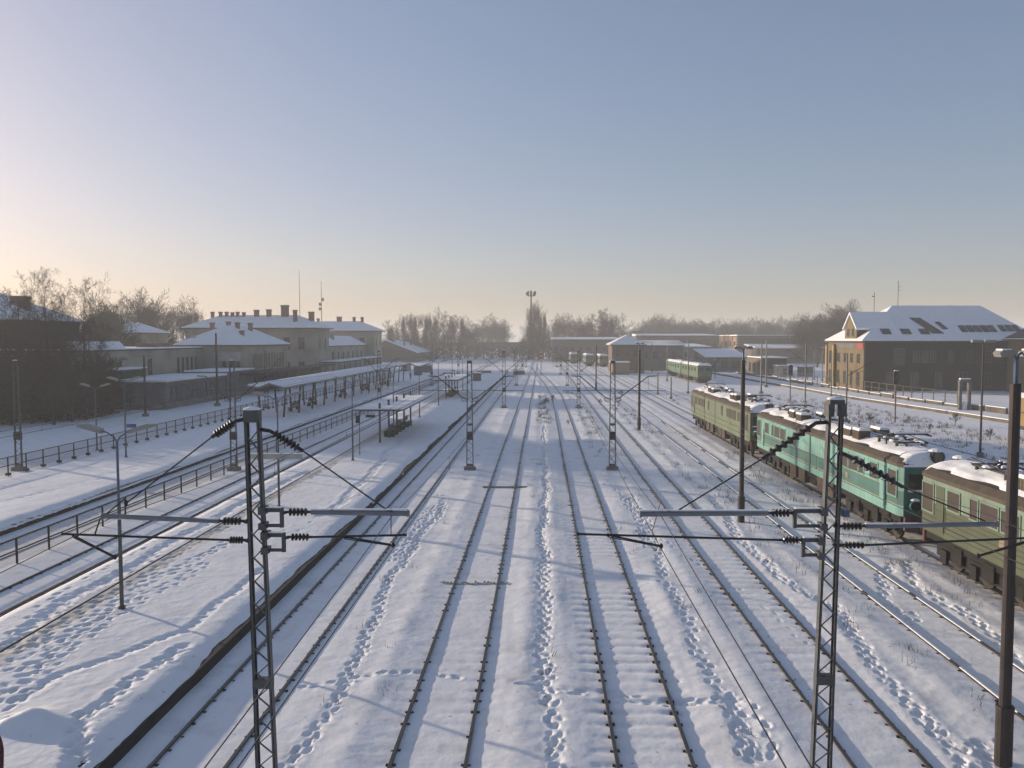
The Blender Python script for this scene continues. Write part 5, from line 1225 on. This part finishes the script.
# hedge of dark shrubs under the left trees
def bush_mesh(n, rx, ry, rz, seed, leaf=.16):
    rd = random.Random(seed); mb = MB()
    for _ in range(n):
        a = rd.uniform(0, 2*math.pi); u = rd.uniform(-1, 1); r = rd.random()**.45; s = math.sqrt(1-u*u)
        k = 1+.25*math.sin(a*3+seed)+.15*math.sin(a*7)
        c = Vector((rx*r*s*math.cos(a)*k, ry*r*s*math.sin(a)*k, rz*max(0, .5+.5*r*u*k)))
        d1 = Vector((rd.uniform(-1,1), rd.uniform(-1,1), rd.uniform(-1,1))).normalized()*leaf*rd.uniform(.6, 1.4); d2 = d1.orthogonal().normalized()*leaf*.6
        mb.add([c-d1, c-d2, c+d1, c+d2], [(0,1,2,3)])
    return mb
sh0 = None
for i, (px, Y_, s) in enumerate([(-8, 80, 1.3), (14, 82, 1.4), (36, 84, 1.2), (57, 83, 1.3), (78, 86, 1.25), (97, 88, 1.1), (5, 90, 1.6), (45, 90, 1.6), (88, 91, 1.3), (112, 92, .8), (-40, 76, 1.5), (-75, 73, 1.5), (-110, 70, 1.4)]):  # last three are out of view, added to shade the left platform
    lab = 'dark tangled shrub under the left bare trees, %s from the left' % nth([3, 5, 6, 8, 9, 11, 4, 7, 10, 12, 2, 1, 0][i])
    if sh0 is None:
        sh0 = thing('dark_shrub', lab, 'shrub', group='dark shrubs below the left trees'); bush_mesh(4200, 2.6, 2.0, 4.6, 3, .13).build('foliage', EVERG, sh0); MB().tube([(0,0,-.1),(0,0,2.5)], [.15,.05], 6).build('stem', BARK, sh0); o = sh0
    else: o = dup(sh0, (0,0,0), i*1.1, lab)
    o.location = (X_at(px, Y_), Y_, 0); o.scale = (s, s, s*.95)
# prototypes for distant trees
protos = [make_tree('wide', 12, 300, 'p', 2.4, 4, cl=(3000, 4.2, .30, .03, .8)), make_tree('tall', 14, 301, 'p', 2.4, 4, cl=(2800, 3.0, .25, .03, .8)), make_tree('tall', 16, 302, 'p', 2.0, 3, cl=(4200, 2.0, .12, .03, .9)),
          make_tree('wide', 11, 303, 'p', 3.0, 3, cl=(5000, 4.4, .2, .035, .7)), make_tree('wide', 9, 304, 'p', 3.0, 3, cl=(3200, 3.6, .15, .035, .6))]
PH_ = [12, 14, 16, 11, 9]; used = [False]*5
def far_tree(kind, px, Y_, top_py, lab, grp, wide=1.0):
    p = atY(px, top_py, Y_); H = p.z; s = H/PH_[kind]
    if not used[kind]: o = protos[kind]; used[kind] = True; o['label'] = lab
    else: o = dup(protos[kind], (0,0,0), 0, lab)
    o['group'] = grp; o.location = (p.x, Y_, 0); o.rotation_euler = (0, 0, random.uniform(0, 6)); o.scale = (s*wide, s*wide, s)
grpA = 'bare trees beyond the station'
for i, (k, px, Y_, top) in enumerate([(0, 97, 150, 318), (3, 108, 150, 306), (4, 122, 158, 316), (0, 137, 190, 306), (3, 152, 190, 303), (4, 164, 195, 314), (3, 188, 215, 308)]):
    far_tree(k, px, Y_, top, 'bare tree rising behind the left house roofs, %s from the left' % nth(i), grpA)
seq = [(1,388,300,322,.9),(0,397,320,326,1),(2,405,330,316,1.0),(2,411,335,315,1.1),(2,417,330,316,1.1),(2,424,335,315,1.1),(2,430,330,316,1.1),(2,436,338,317,1.1),(0,444,330,318,1),(1,451,335,317,1),(2,460,330,317,1.2),(0,468,340,326,1),(3,474,350,330,1)]
for i, (k, px, Y_, top, wd) in enumerate(seq): far_tree(k, px, Y_, top, 'hazy tree in the tall clump above the brick warehouse, %s from the left' % nth(i), 'hazy trees above the warehouse', wd)
seq = [(3,484,420,325,1.2),(0,492,425,322,1.5),(3,499,430,324,1.5),(0,504,420,327,1.1)]
for i, (k, px, Y_, top, wd) in enumerate(seq): far_tree(k, px, Y_, top, 'pale hazy rounded tree above the overpass, %s from the left' % nth(i), 'rounded trees above the overpass', wd)
seq = [(2,529,325,309,.75),(2,533,328,303,.75),(2,538,326,305,.8),(2,543,330,312,.75),(1,549,345,326,.9),(4,528,327,328,.9),(4,539,329,328,.9)]
for i, (k, px, Y_, top, wd) in enumerate(seq): far_tree(k, px, Y_, top, 'dark hazy poplar clustered round the floodlight mast, %s of seven' % nth(i), 'poplars round the floodlight mast', wd)
seq = [(0,558,370,322,1),(3,566,370,320,1.1),(0,577,350,324,1),(3,584,350,322,1.1),(1,592,340,316,1.1),(1,600,345,311,1.1),(1,607,340,314,1.1),(2,613,345,315,1.2),(0,618,350,322,1),(0,627,380,328,1),(3,636,390,328,1)]
for i, (k, px, Y_, top, wd) in enumerate(seq): far_tree(k, px, Y_, top, 'hazy bare tree right of the floodlight mast, %s from the left' % nth(i), 'hazy trees right of the floodlight mast', wd)
rd = random.Random(5)
tops = np.interp(np.arange(46), [0, 4, 8, 12, 18, 24, 28, 33, 38, 42, 45], [326, 322, 328, 323, 326, 322, 325, 322, 318, 316, 314])
for i in range(46):
    px = 648+i*4.6+rd.uniform(-1.5, 1.5); Y_ = rd.uniform(400, 460) if i < 34 else rd.uniform(260, 330)
    far_tree(rd.choice([0, 3, 3, 1, 0]), px, Y_, tops[i]+rd.uniform(-3, 3), 'hazy tree in the long tree line behind the right yard, %s from the left' % nth(i), 'tree line behind the right yard', rd.uniform(1.0, 1.35))
for i, (k, px, Y_, top) in enumerate([(3, 806, 235, 330), (0, 818, 240, 326), (1, 848, 230, 312), (0, 836, 235, 318), (3, 860, 240, 322)]):
    far_tree(k, px, Y_, top, 'darker bare tree just left of or behind the railway house, %s from the left' % nth([0, 1, 3, 2, 4][i]), 'trees beside the railway house', 1.1)
for k, o in enumerate(protos):
    if not used[k]:
        for c_ in list(o.children_recursive): bpy.data.objects.remove(c_)
        bpy.data.objects.remove(o)
# low scrub line hiding the far ground
scr = MB(); rd = random.Random(9)
for _ in range(15000):
    x = rd.uniform(-330, 520); y = rd.uniform(455, 500) if x > -60 else rd.uniform(370, 420); z = rd.uniform(0, 9)*(.6+.4*math.sin(x*.11)*math.sin(x*.043+1)); 
    L = rd.uniform(.8, 2.2); dxx = rd.uniform(-.5, .5); scr.add([(x-.22, y, z), (x+.22, y, z), (x+dxx, y+.3, z+L)], [(0,1,2)])
for _ in range(16000):
    x = rd.uniform(-160, 60); y = rd.uniform(346, 362); z = rd.uniform(0, 5.5)
    L = rd.uniform(.6, 1.4); dxx = rd.uniform(-.5, .5); scr.add([(x-.16, y, z), (x+.16, y, z), (x+dxx, y+.3, z+L)], [(0,1,2)])
o = scr.build('far_wood', TWIG); o['kind'] = 'stuff'

# ------------------------------------------------------------------ floodlight tower, radio masts
p = atY(531, 291, 335); t = thing('floodlight_mast', 'tall slender floodlight mast with lamp crown above the poplars', 'floodlight mast', (p.x, 335, 0))
MB().tube([(0,0,0), (0,0,p.z-1.5)], [.55, .3], 10).build('pole', GALV, t)
pf = MB().tube([(0,0,p.z-2.2), (0,0,p.z-1.9)], 1.6, 12).build('lamp_ring', STEEL, t)
for k in range(8):
    a = k*math.pi/4; MB().box(1.7*math.cos(a)-.4, 1.7*math.cos(a)+.4, 1.7*math.sin(a)-.3, 1.7*math.sin(a)+.3, p.z-1.6-.2, p.z-.6+(.6 if k % 3 == 0 else 0)).build('floodlight', STEEL, pf)
for px, top, bot, lab, kk in [(299, 270, 315, 'thinner radio mast above the station roofs', 0), (321, 281, 320, 'radio mast with small dishes right of the thinner one', 1)]:
    p = atY(px, top, 260); t = thing('radio_mast', lab, 'radio mast', (p.x, 260, 0)); MB().tube([(0,0,0), (0,0,p.z)], [.22, .09], 6).build('pole', GALV, t)
    if kk:
        for z in (p.z-7.5, p.z-6, p.z-9): MB().ball((.5 if z > p.z-7 else -.5, 0, z), .45, .45, .6, 8, 6).build('dish', LAMP, t)

# ------------------------------------------------------------------ dry grass and twigs
def tufts(name, areas, n, h, m, seed, w_=.008):
    rd = random.Random(seed); mb = MB()
    for _ in range(n):
        ar = rd.choice(areas); cx, cy = rd.uniform(ar[0], ar[1]), rd.uniform(ar[2], ar[3])
        for _ in range(rd.randint(5, 14)):
            x = cx+rd.gauss(0, .15); y = cy+rd.gauss(0, .15); hh = h*rd.uniform(.4, 1.2); dx, dy = rd.gauss(0, .35)*hh, rd.gauss(0, .35)*hh; a = rd.uniform(0, 3.1); ww = w_*(1+cy/22)
            ux, uy = math.cos(a)*ww, math.sin(a)*ww
            mb.add([(x-ux, y-uy, -.05), (x+ux, y+uy, -.05), (x+dx, y+dy, hh)], [(0,1,2)])
    o = mb.build(name, m); o['kind'] = 'stuff'
tufts('dry_grass', [(17.8, 40, 25, 120), (18.5, 29, 40, 95), (32, 41, 45, 110)], 1100, .36, GRASS, 1, .005)
tufts('dry_grass', [(8.6, 10.3, 20, 110), (13, 14.6, 25, 60), (3.6, 5.6, 55, 130), (-.5, .9, 80, 118)], 330, .34, GRASS, 2, .005)
tufts('dry_twigs', [(-5.6, -3.4, 15, 60), (-.8, .9, 14, 60), (3.4, 5.6, 15, 50), (9.8, 10.6, 15, 40), (13, 14.5, 15, 40)], 70, .22, TWIG, 3, .005)
b0 = None
for i, (px, py, s) in enumerate([(621, 397, 1.0), (600, 405, .8), (545, 405, .9), (553, 402, 1.0), (640, 407, .8), (568, 425, .5), (870, 425, 1.0), (955, 425, 1.2), (930, 432, .8), (990, 440, 1.0), (835, 408, .9), (775, 415, .8)]):
    p = G(px, py); lab = 'sparse leafless shrub in the snow, ' + ['beside the hazy yard mast', 'left of the third lamp pole', 'between the two middle tracks far off', 'just right of its twin between the tracks', 'behind the third lamp pole', 'by the bending track', 'near the black headed signal', 'below the grey portal frame', 'left of the slender brown lamp mast', 'near the right edge beyond the locomotive', 'below the thin mast with arm', 'behind the turquoise locomotive roof'][i]
    if b0 is None:
        b0 = thing('bare_shrub', lab, 'shrub', group='leafless shrubs in the snow'); tr, cr = grow('wide', 1.6, 77, 1.6, 3); tr.build('stem', BARK, b0); cr.build('twigs', TWIG, b0); o = b0
    else: o = dup(b0, (0,0,0), i*.9, lab)
    o.location = (p.x, p.y, 0); o.scale = (s*.7, s*.7, s*.6)

# ------------------------------------------------------------------ haze
hz = bpy.data.materials.new('haze_air'); hz.use_nodes = True; hn = hz.node_tree; hn.nodes.clear()
ho = hn.nodes.new('ShaderNodeOutputMaterial'); pv = hn.nodes.new('ShaderNodeVolumePrincipled')
pv.inputs['Color'].default_value = (.93, .93, .90, 1); pv.inputs['Density'].default_value = .0009; pv.inputs['Anisotropy'].default_value = .1
hn.links.new(pv.outputs[0], ho.inputs['Volume'])
o = MB().box(-960, 960, -90, 2500, -1.4, 36).build('haze', hz); o['kind'] = 'stuff'
